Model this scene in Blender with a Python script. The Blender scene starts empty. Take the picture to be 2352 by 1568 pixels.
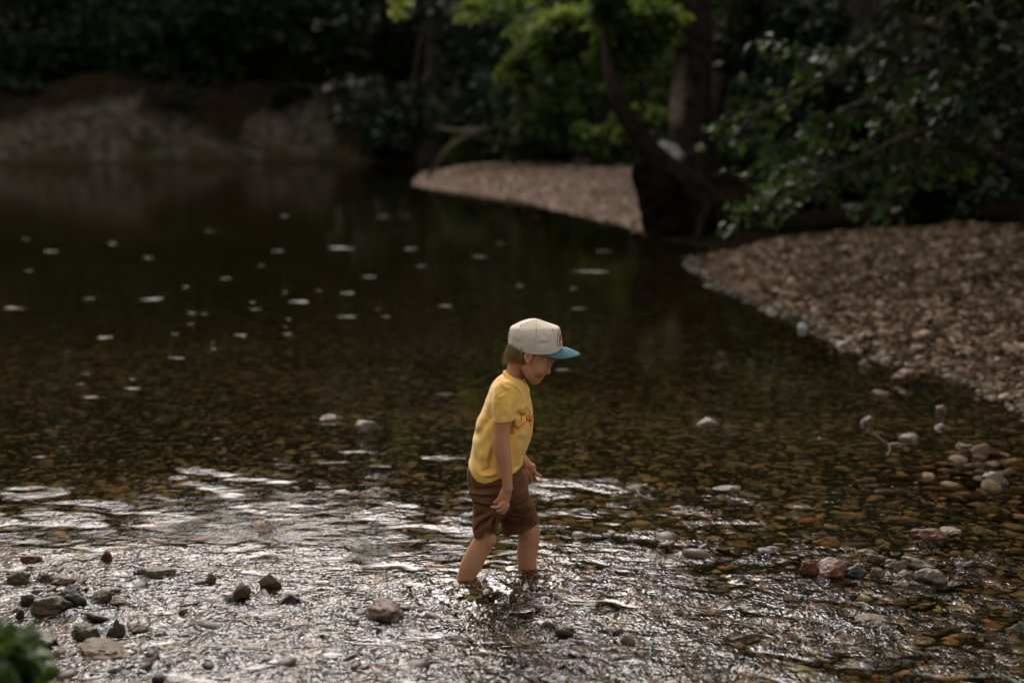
import bpy, bmesh, math, random
import numpy as np
from mathutils import Vector, noise as mnoise
from mathutils.bvhtree import BVHTree

# ---------------------------------------------------------------- camera, light, exposure
scene = bpy.context.scene
COL = scene.collection
CAM_Y, CAM_Z, FPX = -5.11, 1.75, 3267.0
PITCH = math.atan(554.0 / FPX)
cam_data = bpy.data.cameras.new("camera")
cam_data.sensor_width = 36.0
cam_data.lens = 50.0
cam_data.clip_start = 0.05
cam_data.clip_end = 2000.0
cam_data.dof.use_dof = True
cam_data.dof.focus_distance = 5.25
cam_data.dof.aperture_fstop = 1.4
cam = bpy.data.objects.new("camera", cam_data)
COL.objects.link(cam)
cam.location = (0.0, CAM_Y, CAM_Z)
cam.rotation_euler = (math.pi / 2 - PITCH, 0, 0)
scene.camera = cam

SUN_EL, SUN_AZ = math.radians(41), math.radians(-9)     # azimuth from +Y towards +X
world = bpy.data.worlds.new("World")
scene.world = world
world.use_nodes = True
wn = world.node_tree
wn.nodes.clear()
sky = wn.nodes.new("ShaderNodeTexSky")
sky.sky_type = 'NISHITA'
sky.sun_disc = False
sky.sun_elevation = SUN_EL
sky.sun_rotation = SUN_AZ
sky.dust_density = 3.0
hsv = wn.nodes.new("ShaderNodeHueSaturation")            # thin overcast takes the blue out
hsv.inputs['Saturation'].default_value = 0.12
warm = wn.nodes.new("ShaderNodeMix")
warm.data_type = 'RGBA'; warm.blend_type = 'MULTIPLY'
warm.inputs[0].default_value = 1.0
warm.inputs[7].default_value = (1.0, 0.93, 0.87, 1)
bg = wn.nodes.new("ShaderNodeBackground")
bg.inputs['Strength'].default_value = 0.1
wo = wn.nodes.new("ShaderNodeOutputWorld")
wn.links.new(sky.outputs[0], hsv.inputs['Color'])
wn.links.new(hsv.outputs[0], warm.inputs[6])
wn.links.new(warm.outputs[2], bg.inputs['Color'])
wn.links.new(bg.outputs[0], wo.inputs['Surface'])

sun_d = bpy.data.lights.new("sun", 'SUN')
sun_d.energy = 0.5
sun_d.angle = math.radians(30)
sun_d.color = (1.0, 0.91, 0.90)
sun = bpy.data.objects.new("sun", sun_d)
COL.objects.link(sun)
sd_ = Vector((math.sin(SUN_AZ) * math.cos(SUN_EL), math.cos(SUN_AZ) * math.cos(SUN_EL), math.sin(SUN_EL)))
sun.rotation_euler = sd_.to_track_quat('Z', 'Y').to_euler()
sun.location = sd_ * 60

scene.view_settings.view_transform = 'Standard'
scene.view_settings.look = 'None'
scene.view_settings.exposure = 1.6
scene.view_settings.gamma = 1.0
cy = scene.cycles
cy.max_bounces = 8; cy.diffuse_bounces = 3; cy.glossy_bounces = 4
cy.transmission_bounces = 6; cy.transparent_max_bounces = 8
cy.caustics_refractive = True; cy.caustics_reflective = False
cy.blur_glossy = 0.5
cy.sample_clamp_indirect = 8.0
cy.use_denoising = True

# ---------------------------------------------------------------- helpers
SP, CP = math.sin(PITCH), math.cos(PITCH)

def pray(u, v):
    """direction of the ray through point (u, v) of the 2352 px wide photograph"""
    U = -(v - 784.0)
    return np.array([u - 1176.0, FPX * CP + U * SP, -FPX * SP + U * CP])

def P(u, v, y=0.0):
    d = pray(u, v)
    t = (y - CAM_Y) / d[1]
    return np.array([d[0] * t, y, CAM_Z + d[2] * t])

def G(u, v, z=0.0):
    d = pray(u, v)
    t = (z - CAM_Z) / d[2]
    return np.array([d[0] * t, CAM_Y + d[1] * t, z])

def hash2(ix, iy, s):
    n = (ix.astype(np.int64) * 374761393 + iy.astype(np.int64) * 668265263 + s * 974634777) & 0x7fffffff
    n = ((n ^ (n >> 13)) * 1274126177) & 0x7fffffff
    return ((n ^ (n >> 16)) & 0xffff) / 65535.0

def pnoise(x, y, s=0):
    """2D gradient noise, about -0.7..0.7"""
    ix = np.floor(x); iy = np.floor(y)
    fx = x - ix; fy = y - iy
    ux = fx * fx * fx * (fx * (fx * 6 - 15) + 10); uy = fy * fy * fy * (fy * (fy * 6 - 15) + 10)
    def g(dx, dy):
        a = hash2(ix + dx, iy + dy, s) * 2 * np.pi
        return np.cos(a) * (fx - dx) + np.sin(a) * (fy - dy)
    return ((g(0, 0) * (1 - ux) + g(1, 0) * ux) * (1 - uy) + (g(0, 1) * (1 - ux) + g(1, 1) * ux) * uy)

def sstep(a, b, x):
    t = np.clip((x - a) / (b - a), 0, 1)
    return t * t * (3 - 2 * t)

def link(o, parent=None):
    COL.objects.link(o)
    if parent is not None:
        o.parent = parent
    return o

def tag(o, label=None, cat=None, group=None, kind=None):
    if label: o['label'] = label
    if cat: o['category'] = cat
    if group: o['group'] = group
    if kind: o['kind'] = kind
    return o

def empty(name, loc, label, cat, group=None):
    o = bpy.data.objects.new(name, None)
    o.empty_display_size = 0.2
    COL.objects.link(o)
    o.location = loc
    return tag(o, label, cat, group)

def mesh_np(name, V, F, mat=None, parent=None, smooth=True, attrs=None, k=None):
    """V (n,3) array; F (m,k) int array with k=3 or 4 (or list of arrays)"""
    me = bpy.data.meshes.new(name)
    V = np.ascontiguousarray(V, dtype=np.float32)
    if not isinstance(F, list): F = [F]
    F = [np.asarray(f, dtype=np.int32) for f in F if len(f)]
    nl = sum(f.size for f in F); nf = sum(len(f) for f in F)
    me.vertices.add(len(V)); me.vertices.foreach_set('co', V.ravel())
    me.loops.add(nl); me.polygons.add(nf)
    me.loops.foreach_set('vertex_index', np.concatenate([f.ravel() for f in F]))
    st = []; c = 0
    for f in F:
        st.append(c + np.arange(len(f)) * f.shape[1]); c += f.size
    me.polygons.foreach_set('loop_start', np.concatenate(st).astype(np.int32))
    if smooth: me.polygons.foreach_set('use_smooth', np.ones(nf, dtype=bool))
    if attrs:
        for an, (dom, arr) in attrs.items():
            a = me.attributes.new(an, 'FLOAT', dom)
            a.data.foreach_set('value', np.ascontiguousarray(arr, dtype=np.float32))
    me.update(calc_edges=True)
    me.validate()
    o = bpy.data.objects.new(name, me)
    if mat: me.materials.append(mat)
    if parent is not None:
        pl = parent
        off = Vector((0, 0, 0))
        while pl is not None:
            off += pl.location; pl = pl.parent
        me.transform(__import__('mathutils').Matrix.Translation(-off))
    return link(o, parent)

def tube(paths, sides=6):
    """paths: list of (points (n,3), radii (n,)); returns V, F quads plus end fans as tris"""
    Vs, Q, T, off = [], [], [], 0
    for pts, rad in paths:
        pts = np.asarray(pts, float); rad = np.asarray(rad, float); n = len(pts)
        tg = np.gradient(pts, axis=0); tg /= np.linalg.norm(tg, axis=1)[:, None] + 1e-9
        ref = np.array([0.0, 0, 1]) if abs(tg[0][2]) < 0.9 else np.array([1.0, 0, 0])
        a = np.cross(tg, ref); a /= np.linalg.norm(a, axis=1)[:, None] + 1e-9
        b = np.cross(tg, a)
        th = np.arange(sides) * 2 * np.pi / sides
        ring = pts[:, None, :] + rad[:, None, None] * (np.cos(th)[None, :, None] * a[:, None, :] + np.sin(th)[None, :, None] * b[:, None, :])
        Vs.append(ring.reshape(-1, 3))
        i = np.arange(n - 1)[:, None] * sides; j = np.arange(sides)[None, :]; j2 = (j + 1) % sides
        Q.append(np.stack([off + i + j, off + i + j2, off + i + sides + j2, off + i + sides + j], -1).reshape(-1, 4))
        Vs.append(pts[[0, -1]])
        c0 = off + n * sides; c1 = c0 + 1
        for k in range(sides):
            T.append([c0, off + (k + 1) % sides, off + k])
            T.append([c1, off + (n - 1) * sides + k, off + (n - 1) * sides + (k + 1) % sides])
        off += n * sides + 2
    return np.concatenate(Vs), [np.concatenate(Q), np.array(T)]

def spline(pts, n):
    """Catmull-Rom through rows of pts"""
    p = np.asarray(pts, float); m = len(p)
    if m == 2:
        t = np.linspace(0, 1, n)[:, None]; return p[0] * (1 - t) + p[1] * t
    q = np.vstack([2 * p[0] - p[1], p, 2 * p[-1] - p[-2]])
    t = np.linspace(0, m - 1 - 1e-6, n); i = t.astype(int); f = (t - i)[:, None]
    a, b, c, d = q[i], q[i + 1], q[i + 2], q[i + 3]
    return 0.5 * (2 * b + (c - a) * f + (2 * a - 5 * b + 4 * c - d) * f * f + (3 * b - a - 3 * c + d) * f ** 3)

# ---------------------------------------------------------------- materials
def nmat(name, rough=0.7, spec=0.3):
    m = bpy.data.materials.new(name); m.use_nodes = True
    nt = m.node_tree; b = nt.nodes['Principled BSDF']
    b.inputs['Roughness'].default_value = rough
    b.inputs['Specular IOR Level'].default_value = spec
    return m, nt, b

def node(nt, t, **kw):
    n = nt.nodes.new(t)
    for k, v in kw.items():
        if k in n.inputs: n.inputs[k].default_value = v
        else: setattr(n, k, v)
    return n

def ramp(nt, fac, stops):
    r = nt.nodes.new('ShaderNodeValToRGB')
    while len(r.color_ramp.elements) < len(stops): r.color_ramp.elements.new(0.5)
    for e, (p, c) in zip(r.color_ramp.elements, stops):
        e.position = p; e.color = (*c, 1)
    nt.links.new(fac, r.inputs[0])
    return r.outputs[0]

def coords(nt, space='Object'):
    return nt.nodes.new('ShaderNodeTexCoord').outputs[space]

def noise_n(nt, vec, scale, detail=3, rough=0.55):
    n = node(nt, 'ShaderNodeTexNoise', Scale=scale, Detail=detail, Roughness=rough)
    nt.links.new(vec, n.inputs['Vector'])
    return n.outputs[0]

def bump(nt, b, h, dist, strength=1.0, prev=None):
    n = node(nt, 'ShaderNodeBump', Strength=strength, Distance=dist)
    nt.links.new(h, n.inputs['Height'])
    if prev: nt.links.new(prev, n.inputs['Normal'])
    if b is not None: nt.links.new(n.outputs[0], b.inputs['Normal'])
    return n.outputs[0]

def mixc(nt, f, a, c, mode='MIX'):
    m = nt.nodes.new('ShaderNodeMix'); m.data_type = 'RGBA'; m.blend_type = mode
    for s, x in ((0, f), (6, a), (7, c)):
        if hasattr(x, 'links'): nt.links.new(x, m.inputs[s])
        else: m.inputs[s].default_value = x if s == 0 else (*x, 1)
    return m.outputs[2]

def simple(name, c1, c2, scale=20, rough=0.8, bd=0.0, bs=60, spec=0.3, sss=0):
    m, nt, b = nmat(name, rough, spec)
    co = coords(nt)
    n = noise_n(nt, co, scale, 4)
    nt.links.new(ramp(nt, n, [(0.35, c1), (0.65, c2)]), b.inputs['Base Color'])
    if bd: bump(nt, b, noise_n(nt, co, bs, 4), bd)
    return m

def stone_mat(name, stops, attr='tone', rough=0.6, bd=0.002, mottle=18, spec=0.4):
    m, nt, b = nmat(name, rough, spec)
    at = nt.nodes.new('ShaderNodeAttribute'); at.attribute_name = attr
    c = ramp(nt, at.outputs['Fac'], stops)
    co = coords(nt)
    n = noise_n(nt, co, mottle, 5, 0.65)
    c = mixc(nt, 1.0, c, ramp(nt, n, [(0.3, (0.55, 0.55, 0.55)), (0.7, (1.25, 1.22, 1.18))]), 'MULTIPLY')
    nt.links.new(c, b.inputs['Base Color'])
    bump(nt, b, noise_n(nt, co, mottle * 4, 5, 0.7), bd)
    return m
class Vol:
    """signed distance volume, merged from soft shapes, meshed with surface nets"""
    def __init__(s, lo, hi, res):
        s.lo = np.array(lo, float); s.res = res
        s.n = np.ceil((np.array(hi) - s.lo) / res).astype(int) + 1
        s.ax = [(s.lo[i] + np.arange(s.n[i]) * res).astype(np.float32) for i in range(3)]
        s.F = np.full(s.n, 0.05, np.float32)
    def sub(s, lo, hi):
        a = np.clip(((np.array(lo) - s.lo) / s.res).astype(int) - 1, 0, s.n - 1); b = np.clip(((np.array(hi) - s.lo) / s.res).astype(int) + 3, 1, s.n)
        sl = tuple(slice(a[i], max(b[i], a[i] + 1)) for i in range(3))
        return sl, s.ax[0][sl[0]][:, None, None], s.ax[1][sl[1]][None, :, None], s.ax[2][sl[2]][None, None, :]
    def merge(s, sl, d, k, op='add'):
        A = s.F[sl]
        if op == 'add':
            h = np.clip(.5 + .5 * (A - d) / k, 0, 1); s.F[sl] = A * (1 - h) + d * h - k * h * (1 - h)
        else:
            h = np.clip(.5 - .5 * (A + d) / k, 0, 1); s.F[sl] = A * (1 - h) - d * h + k * h * (1 - h)
    def cone(s, a, b, r1, r2, k=.008, op='add', sq=None):
        a = np.array(a, float); b = np.array(b, float); m = max(r1, r2) + k + .012
        sl, x, y, z = s.sub(np.minimum(a, b) - m, np.maximum(a, b) + m)
        e = b - a; L = float(e @ e) + 1e-12
        h = np.clip(((x - a[0]) * e[0] + (y - a[1]) * e[1] + (z - a[2]) * e[2]) / L, 0, 1)
        yy = y - a[1] - h * e[1]
        if sq: yy = yy * sq
        d = np.sqrt((x - a[0] - h * e[0]) ** 2 + yy ** 2 + (z - a[2] - h * e[2]) ** 2) - (r1 + (r2 - r1) * h)
        s.merge(sl, d, k, op)
    def chain(s, pts, k=.008, op='add', kk=None):
        A = np.array([np.append(p[0], p[1]) for p in pts])
        if len(A) > 2: A = spline(A, 3 * len(A) - 2)
        m = A[:, 3].max() + k + .012
        sl, x, y, z = s.sub(A[:, :3].min(0) - m, A[:, :3].max(0) + m)
        D = None
        for a, b in zip(A[:-1], A[1:]):
            e = b[:3] - a[:3]; L = float(e @ e) + 1e-12
            h = np.clip(((x - a[0]) * e[0] + (y - a[1]) * e[1] + (z - a[2]) * e[2]) / L, 0, 1)
            d = np.sqrt((x - a[0] - h * e[0]) ** 2 + (y - a[1] - h * e[1]) ** 2 + (z - a[2] - h * e[2]) ** 2) - (a[3] + (b[3] - a[3]) * h)
            D = d if D is None else np.minimum(D, d)
        s.merge(sl, D.astype(np.float32), k, op)
    def ell(s, c, r, ang=0, k=.008, op='add'):
        c = np.array(c, float); r = np.array(r, float); m = r.max() + k + .012
        sl, x, y, z = s.sub(c - m, c + m)
        ca, sa = math.cos(ang), math.sin(ang)
        X = (x - c[0]) * ca + (z - c[2]) * sa; Z = -(x - c[0]) * sa + (z - c[2]) * ca; Y = y - c[1]
        k0 = np.sqrt((X / r[0]) ** 2 + (Y / r[1]) ** 2 + (Z / r[2]) ** 2); k1 = np.sqrt((X / r[0] ** 2) ** 2 + (Y / r[1] ** 2) ** 2 + (Z / r[2] ** 2) ** 2) + 1e-9
        s.merge(sl, k0 * (k0 - 1) / k1, k, op)
    def loft_d(s, table, sl_axes, p=2.3, shrink=0.0):
        """table rows: v, uL, uR, yc, ry (photo px, metres)"""
        x, y, z = sl_axes
        rows = []
        for v, ul, ur, yc, ry in table:
            a = P(ul, v, yc); b = P(ur, v, yc); rows.append([a[2], (a[0] + b[0]) / 2, (b[0] - a[0]) / 2, yc, ry])
        rows = np.array(rows)[::-1]
        rows = spline(rows, 50) if len(rows) > 2 else rows
        o = np.argsort(rows[:, 0]); rows = rows[o]
        zz = z[0, 0, :]
        cx, rx, yc, ry = (np.interp(zz, rows[:, 0], rows[:, i])[None, None, :] for i in (1, 2, 3, 4))
        rx = np.maximum(rx - shrink, .003); ry = np.maximum(ry - shrink, .003)
        q = (np.abs((x - cx) / rx) ** p + np.abs((y - yc) / ry) ** p) ** (1 / p)
        d = (q - 1) * np.minimum(rx, ry)
        return np.maximum(np.maximum(d, z - rows[-1, 0]), rows[0, 0] - z)
    def loft(s, table, k=.01, p=2.3, shrink=0.0, op='add', cut=None):
        A = [P(t[1], t[0], t[3]) for t in table] + [P(t[2], t[0], t[3]) for t in table]
        ys = [t[3] - t[4] for t in table] + [t[3] + t[4] for t in table]
        lo = np.array([min(a[0] for a in A), min(ys), min(a[2] for a in A)]) - .03; hi = np.array([max(a[0] for a in A), max(ys), max(a[2] for a in A)]) + .03
        sl, x, y, z = s.sub(lo, hi)
        d = s.loft_d(table, (x, y, z), p, shrink) + 0 * y
        if cut is not None: d = np.maximum(d, cut(x, y, z))
        s.merge(sl, d.astype(np.float32), k, op)
    def folds(s, lst, y, cond, conv, base_amp=1.0):
        """ridges (+) and grooves (-) traced in the side view"""
        m = None
        for a, b, amp, w in lst:
            p, q = P(*conv(*a), y), P(*conv(*b), y)
            lo = np.minimum(p, q) - 3 * w; hi = np.maximum(p, q) + 3 * w; lo[1] = s.lo[1]; hi[1] = cond
            sl, X, Y, Z = s.sub(lo, hi)
            e = q - p; L = e[0] ** 2 + e[2] ** 2
            h = np.clip(((X - p[0]) * e[0] + (Z - p[2]) * e[2]) / L, 0, 1)
            d2 = (X - p[0] - h * e[0]) ** 2 + (Z - p[2] - h * e[2]) ** 2
            t = np.sin(np.pi * np.clip(.12 + .8 * h, 0, 1))
            s.F[sl] -= (amp * base_amp * t * np.exp(-d2 / w ** 2) * sstep(cond, cond - .02, Y)).astype(np.float32)
    def mesh(s, smooth=2):
        F = s.F; n = F.shape; ins = F < 0
        c = np.zeros((n[0] - 1, n[1] - 1, n[2] - 1), np.uint8)
        for i in (0, 1):
            for j in (0, 1):
                for k in (0, 1): c += ins[i:n[0] - 1 + i, j:n[1] - 1 + j, k:n[2] - 1 + k]
        act = (c > 0) & (c < 8)
        I = np.argwhere(act); idx = np.full(act.shape, -1, np.int32); idx[act] = np.arange(len(I))
        S = np.zeros((len(I), 3)); N = np.zeros(len(I))
        cor = [(i, j, k) for i in (0, 1) for j in (0, 1) for k in (0, 1)]
        val = {q: F[I[:, 0] + q[0], I[:, 1] + q[1], I[:, 2] + q[2]] for q in cor}
        for q in cor:
            for a in range(3):
                if q[a] == 0:
                    q2 = list(q); q2[a] = 1; q2 = tuple(q2)
                    v0, v1 = val[q], val[q2]; m = (v0 < 0) != (v1 < 0)
                    t = np.where(m, v0 / np.where(m, v0 - v1, 1), 0)
                    pt = np.tile(np.array(q, float), (len(I), 1)); pt[:, a] += t
                    S += pt * m[:, None]; N += m
        V = (I + S / N[:, None]) * s.res + s.lo
        quads = []
        for a in range(3):
            b, cc = (a + 1) % 3, (a + 2) % 3
            s0 = [slice(None)] * 3; s1 = [slice(None)] * 3
            s0[a] = slice(0, n[a] - 1); s1[a] = slice(1, n[a])
            x = ins[tuple(s0)] != ins[tuple(s1)]
            E = np.argwhere(x); E = E[(E[:, b] > 0) & (E[:, cc] > 0) & (E[:, b] < n[b] - 1) & (E[:, cc] < n[cc] - 1)]
            flip = ins[E[:, 0], E[:, 1], E[:, 2]]
            def g(db, dc):
                e = E.copy(); e[:, b] += db; e[:, cc] += dc; return idx[e[:, 0], e[:, 1], e[:, 2]]
            q = np.stack([g(-1, -1), g(0, -1), g(0, 0), g(-1, 0)], -1)
            q[~flip] = q[~flip][:, ::-1]
            quads.append(q)
        Q = np.concatenate(quads); Q = Q[(Q >= 0).all(1)]
        for _ in range(smooth):
            A = np.zeros_like(V); C = np.zeros(len(V))
            for k in range(4):
                np.add.at(A, Q[:, k], V[Q[:, (k + 1) % 4]]); np.add.at(C, Q[:, k], 1)
                np.add.at(A, Q[:, k], V[Q[:, (k - 1) % 4]]); np.add.at(C, Q[:, k], 1)
            V = V * .5 + .5 * A / np.maximum(C, 1)[:, None]
        return V, Q


def grid_faces(nx, ny):
    i = np.arange(ny - 1)[:, None] * nx + np.arange(nx - 1)[None, :]
    return np.stack([i, i + 1, i + nx + 1, i + nx], -1).reshape(-1, 4)


def ico(sub):
    bm = bmesh.new(); bmesh.ops.create_icosphere(bm, subdivisions=sub, radius=1)
    V = np.array([v.co[:] for v in bm.verts]); F = np.array([[v.index for v in f.verts] for f in bm.faces]); bm.free()
    return V, F

# ---------------------------------------------------------------- the lie of the land
WATER = [(-2600, 374), (0, 375), (330, 373), (560, 371), (780, 369), (880, 372), (975, 384), (960, 405), (968, 426), (1030, 436), (1110, 444),
         (1200, 459), (1300, 482), (1390, 502), (1470, 520), (1500, 548), (1590, 560), (1640, 566), (1605, 590), (1612, 618),
         (1650, 655), (1710, 688), (1800, 716), (1900, 745), (1970, 800), (2080, 828), (2190, 855), (2300, 905),
         (2420, 950), (2700, 1010), (3300, 1200), (3600, 1800), (3200, 3600), (-1400, 3600), (-2600, 1700)]
WPOLY = np.array([G(u, v)[:2] for u, v in WATER])

def poly_sd(x, y, poly):
    """signed distance, positive outside the polygon"""
    d2 = np.full(x.shape, 1e9); inside = np.zeros(x.shape, bool)
    n = len(poly)
    for i in range(n):
        ax, ay = poly[i]; bx, by = poly[(i + 1) % n]
        ex, ey = bx - ax, by - ay
        t = np.clip(((x - ax) * ex + (y - ay) * ey) / (ex * ex + ey * ey), 0, 1)
        d2 = np.minimum(d2, (x - ax - t * ex) ** 2 + (y - ay - t * ey) ** 2)
        c = ((ay > y) != (by > y))
        inside ^= c & (x < (bx - ax) * (y - ay) / ((by - ay) if by != ay else 1e-9) + ax)
    d = np.sqrt(d2)
    return np.where(inside, -d, d)

DEPTHS = [(100, 1420, .055), (400, 1330, .06), (600, 1450, .06), (100, 1560, .05), (1000, 1500, .08), (1070, 1370, .115), (1220, 1345, .12),
          (1500, 1400, .11), (1900, 1300, .045), (2100, 1300, .045), (2000, 1480, .13), (700, 1150, .24), (100, 1180, .22),
          (300, 1000, .6), (300, 700, 1.3), (1000, 700, 1.0), (1300, 650, 1.0), (1500, 850, .62), (1900, 900, .42), (1250, 850, .7), (2250, 1050, .05), (2120, 1020, .06),
          (1300, 1050, .2), (900, 1010, .16), (840, 975, .12), (1700, 1100, .15), (1500, 1200, .12), (2300, 1300, .13), (1050, 880, .5), (600, 900, .45), (1150, 400, 1.4), (400, 450, 1.8)]
DPT = np.array([[*G(u, v)[:2], d] for u, v, d in DEPTHS])

def depth_at(x, y):
    num = np.zeros(x.shape); den = np.zeros(x.shape)
    for px, py, d in DPT:
        w = 1.0 / (((x - px) ** 2 + (y - py) ** 2) + 0.03) ** 1.6
        num += w * d; den += w
    return num / den

def land_h(x, y):
    sd = poly_sd(x, y, WPOLY)
    sd = sd + 0.12 * pnoise(x * 1.3, y * 1.3, 3) * sstep(3, 10, y + 5) + 0.05 * pnoise(x * 5, y * 5, 4)
    dep = depth_at(x, y) * sstep(0, 1.0, -sd / (0.6 + 0.05 * (y + 5)))
    bar = 0.085 * np.clip(sd, 0, 4) + 0.07 * np.clip(sd, 0, 1)
    # right-hand gravel bar mounds up, middle bar stays low, forest floor behind
    bar = np.where(sd > 4, bar + 0.02 * (sd - 4), bar)
    # the far left bluff: pale clay and rock face rising steeply from the water
    bl = sstep(27, 31, y) * sstep(-3.0, -4.3, x)
    rib = 0.75 + 0.45 * pnoise(x * 0.28 + 0.25 * y, y * 0.2 - 0.1 * x, 7) + 0.25 * pnoise(x * 1.1 + 0.6 * y, y * 0.7, 8)
    ht = 2.5 + .5 * pnoise(x * .3, y * .3, 17) - 1.6 * sstep(-12, -19, x)
    steep = np.minimum(np.clip(sd, 0, 99) * 1.0 * rib + 0.30 * sstep(0, .25, sd), ht + 0.30 * pnoise(x * .9, y * .9, 9) + .14 * np.abs(pnoise(x * 2.4, y * 2.4, 19)) + 0.12 * np.clip(sd - 6, 0, 99))
    h = bar * (1 - bl) + np.maximum(steep, 0) * bl
    # hillside behind the woods
    h = h + (0.30 + .25 * sstep(-6, -1, x)) * np.clip(y - 44, 0, 80) + 0.25 * np.clip(np.abs(x) - 24, 0, 60) * sstep(5, 20, y)
    h = h + (0.03 * pnoise(x * 2, y * 2, 11) + 0.015 * pnoise(x * 7, y * 7, 12)) * sstep(0, 0.6, sd)
    h = np.where(sd > 0, h, -dep)
    # fine shape under water
    h = h + np.where(sd < 0, (0.018 * pnoise(x * 3, y * 3, 13) + 0.008 * pnoise(x * 9, y * 9, 14)) * sstep(0, .3, -sd), 0)
    return h, sd

def axis(breaks):
    out = [breaks[0][0]]
    for (a, s0), (b, s1) in zip(breaks[:-1], breaks[1:]):
        p = a
        while p < b - 1e-6:
            t = (p - a) / (b - a)
            p += s0 + (s1 - s0) * t
            out.append(min(p, b))
    return np.unique(np.round(np.array(out), 5))

gx = axis([(-90, 4), (-24, .5), (-6, .12), (-3, .05), (3, .05), (6, .1), (14, .2), (30, 1.0), (90, 4)])
gy = axis([(-14, .6), (-5, .08), (2, .05), (6, .07), (20, .2), (46, .5), (120, 4)])
X, Y = np.meshgrid(gx, gy)
Hh, SD = land_h(X, Y)
HEIGHTS = Hh
def ground_z(x, y):
    """bilinear height of the terrain mesh at arrays x, y"""
    x = np.asarray(x, float); y = np.asarray(y, float)
    i = np.clip(np.searchsorted(gx, x) - 1, 0, len(gx) - 2); j = np.clip(np.searchsorted(gy, y) - 1, 0, len(gy) - 2)
    fx = (x - gx[i]) / (gx[i + 1] - gx[i]); fy = (y - gy[j]) / (gy[j + 1] - gy[j])
    return (Hh[j, i] * (1 - fx) + Hh[j, i + 1] * fx) * (1 - fy) + (Hh[j + 1, i] * (1 - fx) + Hh[j + 1, i + 1] * fx) * fy

# ground material: gravel near the water, leaf litter under the trees, clay bluff on the far left, silt under deep water
m_ground, nt, b = nmat('ground', 0.95, 0.0)
co = coords(nt)
geo = nt.nodes.new('ShaderNodeNewGeometry')
n1 = noise_n(nt, co, 3.0, 6, 0.65)
n2 = noise_n(nt, co, 40, 4, 0.7)
vor = node(nt, 'ShaderNodeTexVoronoi', Scale=22.0); nt.links.new(co, vor.inputs['Vector'])
gravel = ramp(nt, vor.outputs['Color'], [(0.1, (0.03, 0.02, 0.013)), (0.5, (0.07, 0.045, 0.03)), (0.9, (0.14, 0.10, 0.07))])
litter = ramp(nt, n1, [(0.3, (0.007, 0.006, 0.004)), (0.7, (0.022, 0.016, 0.010))])
clay = ramp(nt, n1, [(0.3, (0.014, 0.012, 0.009)), (0.46, (0.042, 0.036, 0.027)), (0.70, (0.10, 0.086, 0.064))])
silt = ramp(nt, n2, [(0.3, (0.012, 0.013, 0.007)), (0.7, (0.04, 0.036, 0.018))])
aL = nt.nodes.new('ShaderNodeAttribute'); aL.attribute_name = 'litter'
aC = nt.nodes.new('ShaderNodeAttribute'); aC.attribute_name = 'clay'
aS = nt.nodes.new('ShaderNodeAttribute'); aS.attribute_name = 'silt'
c = mixc(nt, aL.outputs['Fac'], gravel, litter)
c = mixc(nt, aC.outputs['Fac'], c, clay)
c = mixc(nt, aS.outputs['Fac'], c, silt)
nt.links.new(c, b.inputs['Base Color'])
bump(nt, b, n2, 0.02, 0.8, bump(nt, None, vor.outputs['Distance'], 0.02, 0.8))
def in_gravel(x, y):
    mid = poly_sd(x, y, np.array([G(u, v, z)[:2] for u, v, z in [(940, 435, 0), (985, 390, .1), (1090, 374, .25), (1250, 367, .35), (1455, 366, .4), (1452, 400, .3), (1475, 470, .1), (1500, 540, 0), (1300, 520, 0), (1100, 470, 0)]]))
    rt = poly_sd(x, y, np.array([G(u, v, z)[:2] for u, v, z in [(1600, 612, 0), (1650, 582, .05), (1730, 540, .2), (1850, 506, .35), (2000, 494, .4), (2200, 497, .4), (2420, 535, .4), (2700, 640, .3), (2900, 1000, 0), (2300, 980, 0), (1800, 800, 0)]]))
    return np.minimum(mid, rt), mid
bar_edge = sstep(-.25, .35, in_gravel(X, Y)[0] + .5 * pnoise(X * .8, Y * .8, 21))
_cl = [(-400, 290), (0, 300), (100, 272), (170, 262), (245, 232), (300, 252), (420, 296), (560, 346), (562, 300), (600, 246), (690, 205), (740, 268), (792, 372)]
_cx = [P(u, v, 37.0)[0] for u, v in _cl]; _cz = [P(u, v, 37.0)[2] * 1.12 for u, v in _cl]
_nz = .12 * pnoise(X * .8, Y * .8, 31) + .14 * pnoise(X * 2.2, Y * 2.2, 32)
clay_w = sstep(27, 30, Y) * (SD > 0) * sstep(.15, -.15, Hh - np.interp(X, _cx, _cz) - _nz) * (1 - .9 * np.exp(-((X - P(290, 0, 35)[0]) / .35) ** 2) * sstep(.9, .5, Hh)) * (X < _cx[-1])
litter_w = np.clip(bar_edge * (SD > 0), 0, 1)
silt_w = (SD < 0).astype(float)
ground = mesh_np('ground', np.stack([X, Y, Hh], -1).reshape(-1, 3), grid_faces(len(gx), len(gy)), m_ground,
                 attrs={'litter': ('POINT', litter_w.ravel()), 'clay': ('POINT', clay_w.ravel()), 'silt': ('POINT', silt_w.ravel())})
tag(ground, kind='structure')

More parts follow.
